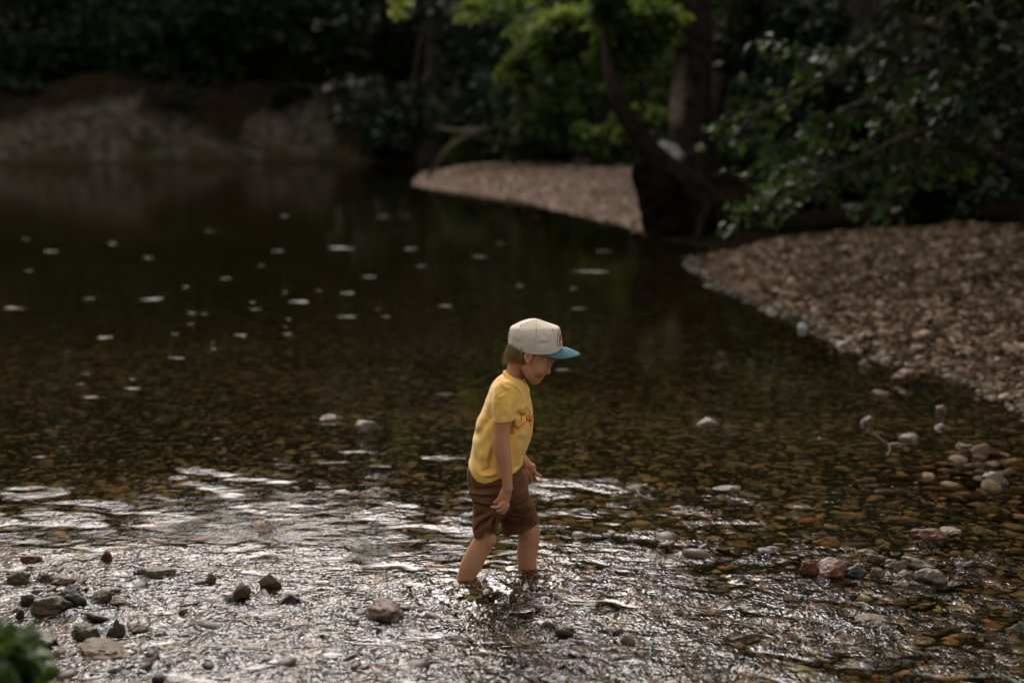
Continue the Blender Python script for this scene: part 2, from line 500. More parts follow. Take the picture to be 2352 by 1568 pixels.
# ---------------------------------------------------------------- pebbles (uncountable): stream bed and gravel bars
def pebble_field(name, px, py, size, rng, mat, label, sub=1, flat=(0.35, 0.6), lift=0.15, tone=None, lump=.16, smooth=True, zabs=None):
    n = len(px); V0, F0 = ico(sub); nv = len(V0)
    # a few lumpy templates
    tmpl = []
    for k in range(8):
        w = rng.normal(0, 1, (6, 3)); s = 1 + lump * np.sin(V0 @ w.T * 1.3 + rng.uniform(0, 6, 6)).sum(1) * 0.6
        tmpl.append(V0 * s[:, None])
    tmpl = np.array(tmpl)[rng.integers(0, 8, n)]
    sc = np.stack([size * rng.uniform(.75, 1.25, n), size * rng.uniform(.55, .95, n), size * rng.uniform(*flat, n)], -1)
    A = tmpl * sc[:, None, :]
    th = rng.uniform(0, 2 * np.pi, n); tl = rng.normal(0, .22, (n, 2))
    c, s = np.cos(th), np.sin(th)
    x = A[..., 0] * c[:, None] - A[..., 1] * s[:, None]; y = A[..., 0] * s[:, None] + A[..., 1] * c[:, None]
    z = A[..., 2] + x * tl[:, :1] + y * tl[:, 1:]
    pz = ground_z(px, py) + lift * size
    if zabs is not None: pz = zabs
    V = np.stack([x + px[:, None], y + py[:, None], z + pz[:, None]], -1).reshape(-1, 3)
    F = (F0[None] + (np.arange(n) * nv)[:, None, None]).reshape(-1, 3)
    t = rng.random(n) if tone is None else tone
    o = mesh_np(name, V, F, mat, smooth=smooth, attrs={'tone': ('POINT', np.repeat(t, nv))})
    return tag(o, label, 'pebbles', kind='stuff')

rng = np.random.default_rng(5)
bed_stops = [(0.0, (0.012, 0.011, 0.007)), (0.3, (0.030, 0.024, 0.012)), (0.55, (0.062, 0.050, 0.028)), (0.80, (0.115, 0.092, 0.052)),
             (0.94, (0.13, 0.065, 0.03)), (1.0, (0.26, 0.21, 0.14))]
near_stops = [(p_, (min(.5, 2.45 * col_[0]), min(.5, 2.4 * col_[1]), min(.5, 2.5 * col_[2]))) for p_, col_ in bed_stops]
bar_stops = [(0.0, (0.020, 0.012, 0.006)), (0.35, (0.055, 0.038, 0.022)), (0.65, (0.14, 0.098, 0.060)), (0.88, (0.27, 0.195, 0.13)), (1.0, (0.48, 0.37, 0.27))]
m_bed_near = stone_mat('bed_stone_near', near_stops, rough=0.6, mottle=25, spec=.18)
m_bed_far = stone_mat('bed_stone_far', [(p_, (.72 * c_[0], .86 * c_[1], .66 * c_[2])) for p_, c_ in near_stops], rough=.7, mottle=20, spec=.1)
m_bed = stone_mat('bed_stone', bed_stops, rough=0.6, mottle=25, spec=.18)
m_pink = stone_mat('pink_gravel', [(0, (.15, .095, .068)), (.5, (.36, .25, .19)), (1, (.58, .46, .38))], rough=0.9, mottle=25, spec=.08)
m_bar = stone_mat('bar_stone', bar_stops, rough=0.9, mottle=25, spec=.08)

def scatter(n, x0, x1, y0, y1, cond):
    px = rng.uniform(x0, x1, n); py = rng.uniform(y0, y1, n)
    sd = poly_sd(px, py, WPOLY); k = cond(px, py, sd)
    return px[k], py[k]
def frus(m=0.5):
    return lambda x, y: np.abs(x) < 0.372 * (y - CAM_Y) + m
# bed, near: dense, better shaped
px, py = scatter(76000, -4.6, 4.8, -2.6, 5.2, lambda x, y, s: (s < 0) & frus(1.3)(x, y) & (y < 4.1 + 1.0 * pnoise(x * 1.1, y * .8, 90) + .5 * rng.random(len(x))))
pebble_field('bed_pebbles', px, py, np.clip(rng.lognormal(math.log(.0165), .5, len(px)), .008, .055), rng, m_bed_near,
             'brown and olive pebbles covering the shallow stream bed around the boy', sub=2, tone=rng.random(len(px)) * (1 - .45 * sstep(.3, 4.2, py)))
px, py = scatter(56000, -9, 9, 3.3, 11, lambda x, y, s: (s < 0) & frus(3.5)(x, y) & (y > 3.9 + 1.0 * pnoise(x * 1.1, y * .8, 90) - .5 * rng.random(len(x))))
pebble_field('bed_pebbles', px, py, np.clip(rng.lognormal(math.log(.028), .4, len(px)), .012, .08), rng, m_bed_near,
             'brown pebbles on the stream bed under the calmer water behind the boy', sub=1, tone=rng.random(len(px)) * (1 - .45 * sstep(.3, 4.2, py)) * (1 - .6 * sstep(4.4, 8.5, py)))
# right gravel bar
px, py = scatter(210000, 2.2, 13, 2.0, 17.5, lambda x, y, s: (s > -.25) & (in_gravel(x, y)[0] < .1 + .3 * pnoise(x * 2, y * 2, 8)) & frus(.8)(x, y))
pebble_field('bar_gravel', px, py, np.clip(rng.lognormal(math.log(.0165), .5, len(px)), .010, .055), rng, m_bar,
             'tan gravel heaped on the bank at right', sub=1, lump=.30, smooth=False, flat=(.3, .75))
px, py = scatter(60000, -2.6, 7, 14, 32, lambda x, y, s: (s > -.15) & (in_gravel(x, y)[1] < .15))
pebble_field('bar_gravel', px, py, np.clip(rng.lognormal(math.log(.027), .4, len(px)), .013, .07), rng, m_pink,
             'pinkish gravel on the low bar in front of the trees', sub=1, lump=.28, smooth=False, flat=(.4, .7))
# bigger cobbles just under the riffle
px, py = scatter(900, -2.2, .9, -1.6, .5, lambda x, y, s: (s < 0) & frus()(x, y) & (pnoise(x * 1.2, y * 1.2, 77) > -.25 + .5 * sstep(-.6, 1.2, x)))
pebble_field('bed_pebbles', px, py, np.clip(rng.lognormal(math.log(.040), .35, len(px)), .02, .075), rng, m_bed_near,
             'brown cobbles lying just under the broken water of the riffle', sub=2, lump=.26, flat=(.35, .6), lift=.12)
# little wet stones whose tops just break the riffle
def near_px(lst, x, y):
    t = np.zeros(len(x))
    for u, v, rx, ry in lst:
        p = G(u, v); t = np.maximum(t, np.exp(-((x - p[0]) / rx) ** 2 - ((y - p[1]) / ry) ** 2))
    return t
px, py = scatter(9000, -2.4, 2.6, -1.9, 1.2, lambda x, y, s: (s < 0) & frus()(x, y) & (near_px([(100, 1400, .55, .42), (230, 1470, .7, .35), (60, 1540, .6, .3), (350, 1330, .5, .12), (560, 1370, .45, .16), (850, 1410, .3, .13), (1000, 1520, .6, .2), (500, 1500, .5, .25),
    (1950, 1300, .42, .11), (1650, 1260, .5, .10), (2100, 1300, .25, .12), (1480, 1230, .4, .1), (1300, 1480, .5, .15)], x, y) * (1 + 1.6 * pnoise(x * 5, y * 5, 81)) > .3 + .65 * rng.random(len(x))))
sz = np.clip(rng.lognormal(math.log(.017), .45, len(px)), .008, .045)
pebble_field('wet_stones', px, py, sz, rng, stone_mat('wet_stone', [(0, (.010, .008, .005)), (.5, (.040, .028, .016)), (.8, (.09, .05, .026)), (1, (.16, .12, .08))], rough=.4, mottle=30, spec=.3),
             'small dark wet stones just breaking the surface of the riffle', sub=2, lump=.32, flat=(.4, .7), zabs=-.010 - .30 * sz + .012 * rng.random(len(px)))
# small exposed patch at right
px, py = scatter(2600, 1.7, 3.8, .1, 2.6, lambda x, y, s: (s > -3) & (np.hypot((x - 2.75) / 1.0, (y - 1.35) / .75) < 1 + .3 * pnoise(x * 3, y * 3, 5)))
pebble_field('bar_gravel', px, py, np.clip(rng.lognormal(math.log(.026), .4, len(px)), .012, .06), rng, m_bar,
             'loose stones just breaking the surface at the right edge', sub=2, lump=.3, smooth=False, flat=(.5, .9), lift=.55)

# ---------------------------------------------------------------- water
wx = axis([(-100, 5), (-14, .4), (-4.2, .03), (-2.4, .0125), (2.6, .0125), (4.4, .03), (16, .4), (100, 5)])
wy = axis([(-12, .4), (-2.4, .012), (1.2, .012), (3.5, .02), (7, .04), (16, .12), (42, .5), (60, 3)])
WX, WY = np.meshgrid(wx, wy)
def blob(lst, x, y):
    t = np.zeros(x.shape)
    for u, v, rx, ry, a in lst:
        p = G(u, v); t = np.maximum(t, a * np.exp(-((x - p[0]) / rx) ** 2 - ((y - p[1]) / ry) ** 2))
    return t
def seglist(lst, x, y):
    t = np.zeros(x.shape)
    for (u0, v0), (u1, v1), r, a in lst:
        p, q = G(u0, v0), G(u1, v1); e = q - p
        s = np.clip(((x - p[0]) * e[0] + (y - p[1]) * e[1]) / (e[0] ** 2 + e[1] ** 2), 0, 1)
        d2 = (x - p[0] - s * e[0]) ** 2 + (y - p[1] - s * e[1]) ** 2
        t = np.maximum(t, a * np.exp(-d2 / r ** 2))
    return t
TURB = np.clip(np.maximum.reduce([
    blob([(100, 1410, 1.5, .62, 1), (600, 1440, 1.5, .62, 1), (1100, 1520, 1.2, .55, .95), (1500, 1470, .9, .55, .7), (1250, 1350, .55, .3, .8),
          (300, 1300, 1.3, .30, .8), (1400, 1240, .6, .4, .42), (1750, 1300, .7, .4, .45), (1900, 1450, 1.0, .5, .5), (2200, 1380, .8, .7, .36),
          (820, 1200, .6, .30, .26), (1700, 1180, 1.5, .5, .36), (2100, 1350, 1.6, .8, .46), (1700, 1420, 1.3, .7, .66), (1350, 1120, .6, .3, .5), (2000, 1130, 1.2, .35, .28), (2250, 1500, .8, .5, .5), (1450, 1280, .5, .3, .6), (1000, 1200, .6, .4, .42), (850, 1060, .4, .2, .2), (1480, 1030, .5, .3, .16), (2150, 1290, .5, .3, .4), (0, 1195, 1.0, .22, .5)], WX, WY),
    seglist([((420, 1078), (700, 1115), .07, .42), ((700, 1115), (1050, 1180), .07, .38), ((430, 1095), (560, 1150), .10, .34), ((800, 1035), (1060, 1055), .07, .34),
             ((0, 1120), (350, 1165), .16, .34), ((560, 1160), (1060, 1210), .16, .42), ((1060, 1370), (900, 1330), .15, .8),
             ((1500, 1010), (1700, 1045), .10, .3), ((2080, 1020), (1800, 1000), .10, .3)], WX, WY)]), 0, 1)
TURB = TURB * sstep(-.28, .22, pnoise(WX * 4.5 + 3, WY * 8, 43) + .5 * pnoise(WX * 11, WY * 17, 44) + TURB * .9 - .32)
TURB = np.clip(TURB * (1 + .9 * pnoise(WX * 2.3, WY * 2.3, 40) + .8 * pnoise(WX * 6, WY * 8, 41)) * sstep(-.05, .5, TURB), 0, 1)
calm = 0.02 + 0.05 * sstep(6, 1, WY)
a = WX + .12 * pnoise(WX * 2, WY * 2, 50) ; bb = WY + .12 * pnoise(WX * 2 + 9, WY * 2, 51)
fl = a * .35 + bb * .94                                      # down-stream coordinate: crests lie a little off square to it
ac = a * .94 - bb * .35
def ridge(v): return 1 - np.abs(v) * 2.2
Wz = TURB * (0.010 * pnoise(ac * 2.2, fl * 3.4, 60) + 0.0075 * ridge(pnoise(ac * 5, fl * 9, 61)) + 0.0042 * pnoise(a * 12, bb * 17, 62) + .0020 * ridge(pnoise(a * 24, bb * 34, 63)))
Wz *= 1.25
Wz += calm * (0.012 * pnoise(ac * 3, fl * 6, 64) + 0.006 * pnoise(ac * 8, fl * 16, 65))
for (u, v, rr) in ((1052, 1366, .030), (1215, 1336, .030)):  # water heaps up round the shins
    p = G(u, v); d = np.hypot(WX - p[0], WY - p[1]); ang = np.arctan2(WY - p[1], WX - p[0])
    Wz *= 1 - .7 * np.exp(-((WX - p[0]) / .16) ** 2 - ((WY - p[1] + .08) / .15) ** 2)
    Wz += .004 * np.exp(-((d - rr - .02) / .03) ** 2) * (1 + 1.4 * pnoise(ang * 2.2 + 7, d * 30, 66)) + np.exp(-(d / .26) ** 2) * (.004 * np.sin(d * 70 + 5 * pnoise(WX * 7, WY * 7, 67)) + .006 * pnoise(WX * 15, WY * 19, 68) + .006 * ridge(pnoise(WX * 32, WY * 38, 69)))
fade = sstep(14, 8, WY)
Wz = Wz * np.clip(fade, .25, 1)
m_water = bpy.data.materials.new('water'); m_water.use_nodes = True
nt = m_water.node_tree; nt.nodes.clear()
out = nt.nodes.new('ShaderNodeOutputMaterial')
rf = node(nt, 'ShaderNodeBsdfRefraction', Color=(0.87, 0.81, 0.63, 1), Roughness=0.0, IOR=1.333)
gs = node(nt, 'ShaderNodeBsdfGlossy', Color=(.86, .86, .86, 1), Roughness=0.03)
fr = node(nt, 'ShaderNodeFresnel', IOR=1.333)
gl = nt.nodes.new('ShaderNodeMixShader')
nt.links.new(fr.outputs[0], gl.inputs[0]); nt.links.new(rf.outputs[0], gl.inputs[1]); nt.links.new(gs.outputs[0], gl.inputs[2])
co = coords(nt)
at = nt.nodes.new('ShaderNodeAttribute'); at.attribute_name = 'turb'
mp = node(nt, 'ShaderNodeMapping'); mp.inputs['Scale'].default_value = (1, 1.35, 1); mp.inputs['Rotation'].default_value = (0, 0, -.35)
nt.links.new(co, mp.inputs['Vector'])
mq = node(nt, 'ShaderNodeMapping'); mq.inputs['Scale'].default_value = (1.5, .95, 1); mq.inputs['Rotation'].default_value = (0, 0, .25); nt.links.new(co, mq.inputs['Vector'])
rn = node(nt, 'ShaderNodeTexNoise', noise_type='RIDGED_MULTIFRACTAL', Scale=30, Detail=4, Roughness=.5); rn.inputs['Distortion'].default_value = .6
nt.links.new(mq.outputs[0], rn.inputs['Vector']); n1 = rn.outputs[0]
n2 = noise_n(nt, mp.outputs[0], 10, 2, .5); n3 = noise_n(nt, mp.outputs[0], 13, 3, .6)
st = node(nt, 'ShaderNodeMath', operation='MULTIPLY_ADD', use_clamp=True); st.inputs[1].default_value = 1.7; st.inputs[2].default_value = .025
nt.links.new(at.outputs['Fac'], st.inputs[0])
bp = node(nt, 'ShaderNodeBump', Distance=.0078); nt.links.new(n1, bp.inputs['Height']); nt.links.new(st.outputs[0], bp.inputs['Strength'])
b3 = node(nt, 'ShaderNodeBump', Distance=.024); nt.links.new(n3, b3.inputs['Height']); nt.links.new(st.outputs[0], b3.inputs['Strength']); nt.links.new(bp.outputs[0], b3.inputs['Normal'])
bq = node(nt, 'ShaderNodeBump', Distance=.004, Strength=.18); nt.links.new(n2, bq.inputs['Height']); nt.links.new(b3.outputs[0], bq.inputs['Normal'])
for x_ in (rf, gs, fr): nt.links.new(bq.outputs[0], x_.inputs['Normal'])
nt.links.new(gl.outputs[0], out.inputs['Surface'])
water = mesh_np('water', np.stack([WX, WY, Wz], -1).reshape(-1, 3), grid_faces(len(wx), len(wy)), m_water, attrs={'turb': ('POINT', TURB.ravel())})
tag(water, kind='structure')
def water_z(x, y):
    i = min(max(int(np.searchsorted(wx, x)), 0), len(wx) - 1); j = min(max(int(np.searchsorted(wy, y)), 0), len(wy) - 1)
    return float(Wz[j, i])

# ---------------------------------------------------------------- single rocks
ROCKC = {
 'black': ((.012, .010, .008), (.05, .042, .03)), 'olive': ((.035, .032, .016), (.11, .09, .045)), 'rust': ((.05, .016, .006), (.15, .052, .018)),
 'brown': ((.05, .032, .018), (.16, .10, .055)), 'tan': ((.07, .048, .028), (.21, .15, .09)), 'pale': ((.055, .045, .030), (.21, .18, .13)),
 'pink': ((.055, .032, .022), (.20, .125, .09)), 'slate': ((.018, .018, .019), (.075, .072, .07)), 'ochre': ((.045, .028, .010), (.14, .085, .030)),
 'white': ((.30, .29, .28), (.52, .50, .49))}
def rock_mat(k, wet):
    c1, c2 = ROCKC[k]
    m, nt, b = nmat('rock_' + k + ('_wet' if wet else ''), .42 if wet else .75, .35)
    co = coords(nt)
    n = noise_n(nt, co, 26, 6, .7)
    nt.links.new(ramp(nt, n, [(.34, c1), (.62, c2)]), b.inputs['Base Color'])
    bump(nt, b, noise_n(nt, co, 70, 6, .75), .006, .9, bump(nt, None, noise_n(nt, co, 18, 3, .6), .02, .8))
    return m
RM = {}
def rock(u, v, w, h, kind, label, seed, angular=.5, wet=True, sunk=.35, group='stones breaking the surface', tilt=0, z0=0.0, cat='rock', sub=4, name='rock'):
    """u, v: foot of the stone; w, h its size (in photo px, turned into metres at its distance)"""
    r = random.Random(seed)
    p = G(u, v, z0); s = (p[1] - CAM_Y) / FPX * 1.01
    W, Hm = w * s, h * s * .80
    if u < 700 and v > 1250: W *= 1.15; Hm *= 1.25
    V0, F0 = ico(sub)
    sc = np.array([W / 2, W / 2 * r.uniform(.6, .95), Hm * (.5 + sunk)])
    off = Vector((r.uniform(-50, 50), r.uniform(-50, 50), r.uniform(-50, 50)))
    V = V0.copy()
    pl = [Vector((r.gauss(0, 1), r.gauss(0, 1), r.gauss(0, .8))).normalized() for _ in range(12)]
    pd = [r.uniform(.42, .82) for _ in pl]; angular = min(1, angular + .3)
    for i in range(len(V)):
        q = Vector(V[i])
        rr = 1.0
        for nn, dd in zip(pl, pd):                           # cut flat facets
            k = q.dot(nn)
            if k > dd: rr = min(rr, 1 - angular * (1 - dd / k))
        rr *= 1 + .26 * mnoise.fractal(q * 1.9 + off, .7, 2.1, 6)
        V[i] = q * rr
    V = (V - (V.max(0) + V.min(0)) / 2) / ((V.max(0) - V.min(0)) / 2); V = V * sc
    t = math.radians(tilt); x = V[:, 0] * math.cos(t) - V[:, 2] * math.sin(t); z = V[:, 0] * math.sin(t) + V[:, 2] * math.cos(t)
    V[:, 0], V[:, 2] = x, z
    V[:, 2] += Hm - V[:, 2].max() + z0
    V[:, 0] += p[0]; V[:, 1] += p[1] + sc[1] * .6
    if (kind, wet) not in RM: RM[(kind, wet)] = rock_mat(kind, wet)
    o = mesh_np(name, V, F0, RM[(kind, wet)])
    ce = Vector(((V[:, 0].min() + V[:, 0].max()) / 2, (V[:, 1].min() + V[:, 1].max()) / 2, V[:, 2].min()))
    o.data.transform(__import__('mathutils').Matrix.Translation(-ce)); o.location = ce
    tag(o, label, cat, group)
    return o
ROCKS = [
 (156, 1392, 84, 46, 'black', 'black jagged rock standing tallest in the cluster at lower left', .9, 10),
 (117, 1412, 86, 40, 'olive', 'olive brown rock leaning in front of the tall black rock', .8, -12),
 (60, 1394, 38, 30, 'black', 'small dark rock at the left end of the black rock cluster', .8, 0),
 (101, 1416, 30, 20, 'ochre', 'small ochre stone at the foot of the olive rock', .6, 0),
 (44, 1420, 26, 24, 'black', 'low dark stone below the left end of the cluster', .6, 0),
 (226, 1388, 52, 30, 'olive', 'mossy ragged rock just right of the tall black rock', .8, 0),
 (269, 1390, 40, 15, 'brown', 'flat red brown stone right of the mossy ragged rock', .6, 0),
 (244, 1289, 24, 26, 'rust', 'small pointed rust red stone alone in the bright riffle', .9, 15),
 (68, 1292, 50, 16, 'rust', 'low reddish stone with water sliding over it near the left edge', .5, 0),
 (40, 1338, 52, 26, 'olive', 'pale olive stone at the left edge above the black cluster', .5, 0),
 (97, 1338, 42, 20, 'black', 'dark stone beside the pale olive stone at left edge', .6, 0),
 (140, 1341, 50, 16, 'brown', 'brown flat stone right of the dark one above the black cluster', .5, 0),
 (352, 1328, 84, 22, 'olive', 'wide mottled olive rock half covered by the riffle', .5, 0),
 (482, 1340, 26, 24, 'ochre', 'small ochre stone between the wide mottled rock and the brown wedge', .7, 0),
 (556, 1380, 44, 40, 'brown', 'brown wedge shaped rock standing upright in the riffle', .9, -20),
 (532, 1382, 42, 16, 'slate', 'blue grey stone at the foot of the brown wedge', .6, 0),
 (191, 1468, 58, 32, 'olive', 'round olive stone below the black cluster', .5, 0),
 (264, 1462, 42, 40, 'black', 'dark upright stone beside the round olive stone', .8, 0),
 (238, 1512, 132, 26, 'ochre', 'long flat orange brown stone near the bottom left', .6, -3),
 (60, 1490, 112, 26, 'olive', 'long greenish stone beside the leafy plant at lower left', .5, 4),
 (316, 1454, 56, 18, 'brown', 'brown stone under a thin sheet of water right of the dark upright stone', .4, 0),
 (420, 1412, 26, 14, 'olive', 'tiny olive stone alone in the lower left riffle', .5, 0),
 (665, 1390, 52, 26, 'black', 'dark wet stone in the riffle midway between brown wedge and boy', .6, 0),
 (622, 1350, 52, 34, 'brown', 'domed brown stone just behind the dark wet stone', .5, 0),
 (880, 1420, 108, 46, 'pink', 'large pale pinkish stone barely covered left of the boy\'s rear foot', .5, -8),
 (840, 998, 54, 40, 'pale', 'pale grey rock standing alone in the calm water left of the boy', .8, 0),
 (757, 966, 56, 15, 'pink', 'low pinkish rock left of the lone pale grey rock', .6, 0),
 (1862, 1318, 54, 42, 'rust', 'orange brown wedge leaning left in the stone cluster at right', .9, 25),
 (1912, 1322, 78, 42, 'rust', 'rust red blocky rock beside the orange brown wedge', 1.0, 8),
 (1972, 1322, 50, 30, 'slate', 'dark knobbly stone right of the rust red block', .7, 0),
 (1994, 1274, 56, 13, 'brown', 'smooth pale brown stone at the back of the right cluster', .3, 0),
 (2012, 1292, 44, 24, 'tan', 'tan angular stone behind the dark knobbly stone', .8, 0),
 (2019, 1324, 38, 26, 'tan', 'small rounded tan stone in the middle of the right cluster', .4, 0),
 (2049, 1298, 42, 15, 'olive', 'flat olive stone between the tan ones and the pink point', .4, 0),
 (2072, 1314, 36, 34, 'pink', 'pointed pinkish stone in the right cluster', 1.0, 12),
 (2118, 1304, 84, 28, 'pale', 'large smooth pale slab sloping down to the right', .3, -14),
 (2142, 1336, 76, 36, 'pale', 'pale grey speckled boulder at the right end of the cluster', .3, 0),
 (2081, 1328, 58, 20, 'brown', 'dark brown flat stone in front of the pale boulder', .5, 0),
 (2072, 1350, 44, 17, 'brown', 'wet brown stone in front of the dark brown flat stone', .4, 0),
 (2138, 1236, 86, 22, 'rust', 'rust coloured domed stone with a wet shine above the right cluster', .4, 0),
 (2184, 1224, 60, 10, 'tan', 'thin pale tan stone just behind the rust coloured dome', .3, 0),
 (2341, 1452, 42, 30, 'pale', 'pale stone cut by the right edge near the bottom', .6, 0),
 (2006, 1428, 92, 13, 'tan', 'long flat tan stone almost under water at lower right', .4, 0),
 (1632, 1444, 46, 24, 'pale', 'squarish pale stone with bright water around it', .8, 0),
 (1671, 1130, 72, 14, 'pale', 'flat grey stone skimming the surface right of the boy', .4, 0),
 (1627, 976, 52, 16, 'tan', 'tan stone with a raised left end in the calm water at right', .7, 10),
 (2023, 910, 38, 16, 'pink', 'wedge shaped pinkish stone off the gravel bank', .9, -10),
 (2163, 951, 28, 26, 'pink', 'upright pinkish stone in calm water at right', .7, 0),
 (1993, 974, 32, 22, 'brown', 'brown hollowed stone left of the upright pinkish one', .8, 0),
 (2168, 984, 42, 15, 'pink', 'low broken pink stone below the upright one', .8, 0),
 (2091, 1018, 52, 24, 'tan', 'rounded tan stone beside the forked twig', .4, 0),
 (2221, 1036, 46, 24, 'brown', 'brown arched stone among the loose stones at right edge', .6, 0),
 (2290, 1112, 64, 34, 'pale', 'pale ragged stone at the near end of the loose stones', .9, 0),
 (2086, 876, 72, 36, 'pink', 'broad pale pink rock at the edge of the gravel bank', .7, 0),
 (1988, 842, 28, 22, 'pale', 'small pale stone left of the broad pink rock', .7, 0),
 (1938, 796, 38, 16, 'pink', 'flat pinkish stone touching the gravel bank edge', .5, 0),
 (1845, 757, 24, 18, 'white', 'small whitish stone in dark water off the gravel bank', .5, 0),
]
for i, (u, v, w, h, k, lab, ang, tl) in enumerate(ROCKS):
    rock(u, v, w, h, k, lab, 100 + i, ang, True, tilt=tl)
rock(1532, 384, 84, 74, 'white', 'pale white rounded boulder half hidden between the leaning trunk and the tall trunk', 77, .5, False, z0=.80, group=None, sunk=.2).pop('group', None)

# forked twig standing by the rounded tan stone
m_twig = simple('twig', (.10, .07, .05), (.26, .20, .15), 40, .8)
tw = [(spline([P(2010, 998, 1.35) , P(2025, 1010, 1.36), P(2040, 1022, 1.38)], 8), np.linspace(.004, .008, 8)),
      (spline([P(2040, 1022, 1.38), P(2044, 1034, 1.36), P(2036, 1046, 1.33)], 8), np.linspace(.008, .005, 8)),
      (spline([P(2040, 1022, 1.38), P(2060, 1019, 1.40), P(2082, 1021, 1.42)], 8), np.linspace(.008, .004, 8))]
V, F = tube(tw, 6); tag(mesh_np('twig', V, F, m_twig), 'pale forked twig lying on the shallow stones at right', 'twig')

# foam flecks drifting on the dark pool
m_foam = simple('foam', (.05, .043, .033), (.13, .118, .095), 60, .6, .002, 200)
FLECKS = [(65,622,24),(30,708,60),(350,688,70),(205,686,40),(427,660,26),(580,695,26),(587,711,36),(655,672,20),(690,694,70),(640,577,40),(782,570,90),
 (733,668,24),(800,674,44),(797,728,56),(868,711,14),(887,728,24),(662,734,22),(655,752,22),(662,768,34),(553,771,52),(440,720,30),(470,721,26),(438,745,22),
 (240,776,58),(402,768,26),(488,788,14),(490,802,22),(155,807,14),(407,823,46),(195,860,26),(185,883,28),(208,913,56),(304,893,50),(303,871,24),(145,1026,22),
 (92,1050,44),(1020,906,46),(1022,703,36),(1193,657,22),(1318,663,28),(1330,709,34),(1292,849,36),(945,572,44),(1100,590,50),(880,498,40),(935,497,26),(655,497,30),
 (1390,577,50),(1360,624,110),(1655,812,22),(470,998,14),(480,985,12),(500,1008,26),(400,942,12),(725,1047,20),(118,578,50),(258,560,34),(520,640,30),(600,610,20),
 (850,636,44),(970,612,26),(1150,560,26),(1230,500,30),(340,592,30),(60,550,30),(480,530,26)]
V0, F0 = ico(2)
for i, (u, v, w) in enumerate(FLECKS):
    r = random.Random(900 + i); p = G(u, v); s = (p[1] - CAM_Y) / FPX; a = w * s * .37
    V = V0.copy()
    ph = [r.uniform(0, 6) for _ in range(4)]; ang = np.arctan2(V[:, 1], V[:, 0])
    k = 1 + .3 * np.sin(2 * ang + ph[0]) + .22 * np.sin(3 * ang + ph[1]) + .2 * np.sin(5 * ang + ph[2]) + .15 * np.sin(9 * ang + ph[3])
    V[:, 0] *= a * k; V[:, 1] *= a * k * r.uniform(.3, .6); V[:, 2] *= .003 + .01 * a
    o = mesh_np('foam_fleck', V, F0, m_foam); o.location = (p[0], p[1], water_z(p[0], p[1]) + .002); o.rotation_euler = (0, 0, r.uniform(-.4, .4))
    tag(o, 'small pale fleck of foam drifting on the dark calm water', 'foam', 'foam flecks on the pool')
# ---------------------------------------------------------------- vegetation
def leaf_mat(name, c1, c2, c3, trans=.35, rough=.45, spec=.35):
    m = bpy.data.materials.new(name); m.use_nodes = True
    nt = m.node_tree; b = nt.nodes['Principled BSDF']; out = nt.nodes['Material Output']
    at = nt.nodes.new('ShaderNodeAttribute'); at.attribute_name = 'tone'
    c = ramp(nt, at.outputs['Fac'], [(0, c1), (.6, c2), (1, c3)])
    nt.links.new(c, b.inputs['Base Color']); b.inputs['Roughness'].default_value = rough; b.inputs['Specular IOR Level'].default_value = spec * (.35 if trans < .2 else .5)
    t = nt.nodes.new('ShaderNodeBsdfTranslucent')
    tc = mixc(nt, 1.0, c, (1.25, 1.25, .6), 'MULTIPLY'); nt.links.new(tc, t.inputs['Color'])
    mx = nt.nodes.new('ShaderNodeMixShader'); mx.inputs[0].default_value = trans
    nt.links.new(b.outputs[0], mx.inputs[1]); nt.links.new(t.outputs[0], mx.inputs[2]); nt.links.new(mx.outputs[0], out.inputs['Surface'])
    return m
m_leaf_dark = leaf_mat('leaf_dark', (.008, .014, .007), (.014, .026, .011), (.028, .048, .017), .15)  # near-black greens put the wood's canopy shade into the leaf colour
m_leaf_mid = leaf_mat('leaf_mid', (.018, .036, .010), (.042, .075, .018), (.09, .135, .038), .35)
m_leaf_bright = leaf_mat('leaf_bright', (.05, .08, .02), (.11, .16, .04), (.23, .26, .09), .6)  # raised greens put sunlight into the leaf colour
m_bark = simple('bark', (.020, .015, .011), (.075, .058, .042), 9, .9, .03, 30)
m_bark_pale = simple('bark_pale', (.03, .023, .017), (.15, .12, .09), 5, .9, .02, 26)

def leaves(C, D, size, rng, tone, droop=.5):
    """one folded leaf (4 points, 2 triangles) per centre C; D: growing direction"""
    n = len(C)
    D = D + rng.normal(0, .55, (n, 3)); D[:, 2] -= droop * rng.random(n)
    D /= np.linalg.norm(D, axis=1)[:, None]
    up = np.array([0, 0, 1.0]) + rng.normal(0, .45, (n, 3))
    S = np.cross(D, up); S /= np.linalg.norm(S, axis=1)[:, None] + 1e-9
    U = np.cross(S, D)
    L = (size * rng.uniform(.6, 1.25, n))[:, None]; W = L * rng.uniform(.28, .42, n)[:, None]
    a = C; t = C + D * L; m = C + D * L * .42
    l = m + S * W + U * W * .35; r = m - S * W + U * W * .35
    V = np.stack([a, l, t, r], 1).reshape(-1, 3)
    i = np.arange(n)[:, None] * 4
    F = np.concatenate([i + [0, 1, 2], i + [0, 2, 3]], 1).reshape(-1, 3)
    return V, F, np.repeat(tone, 4)

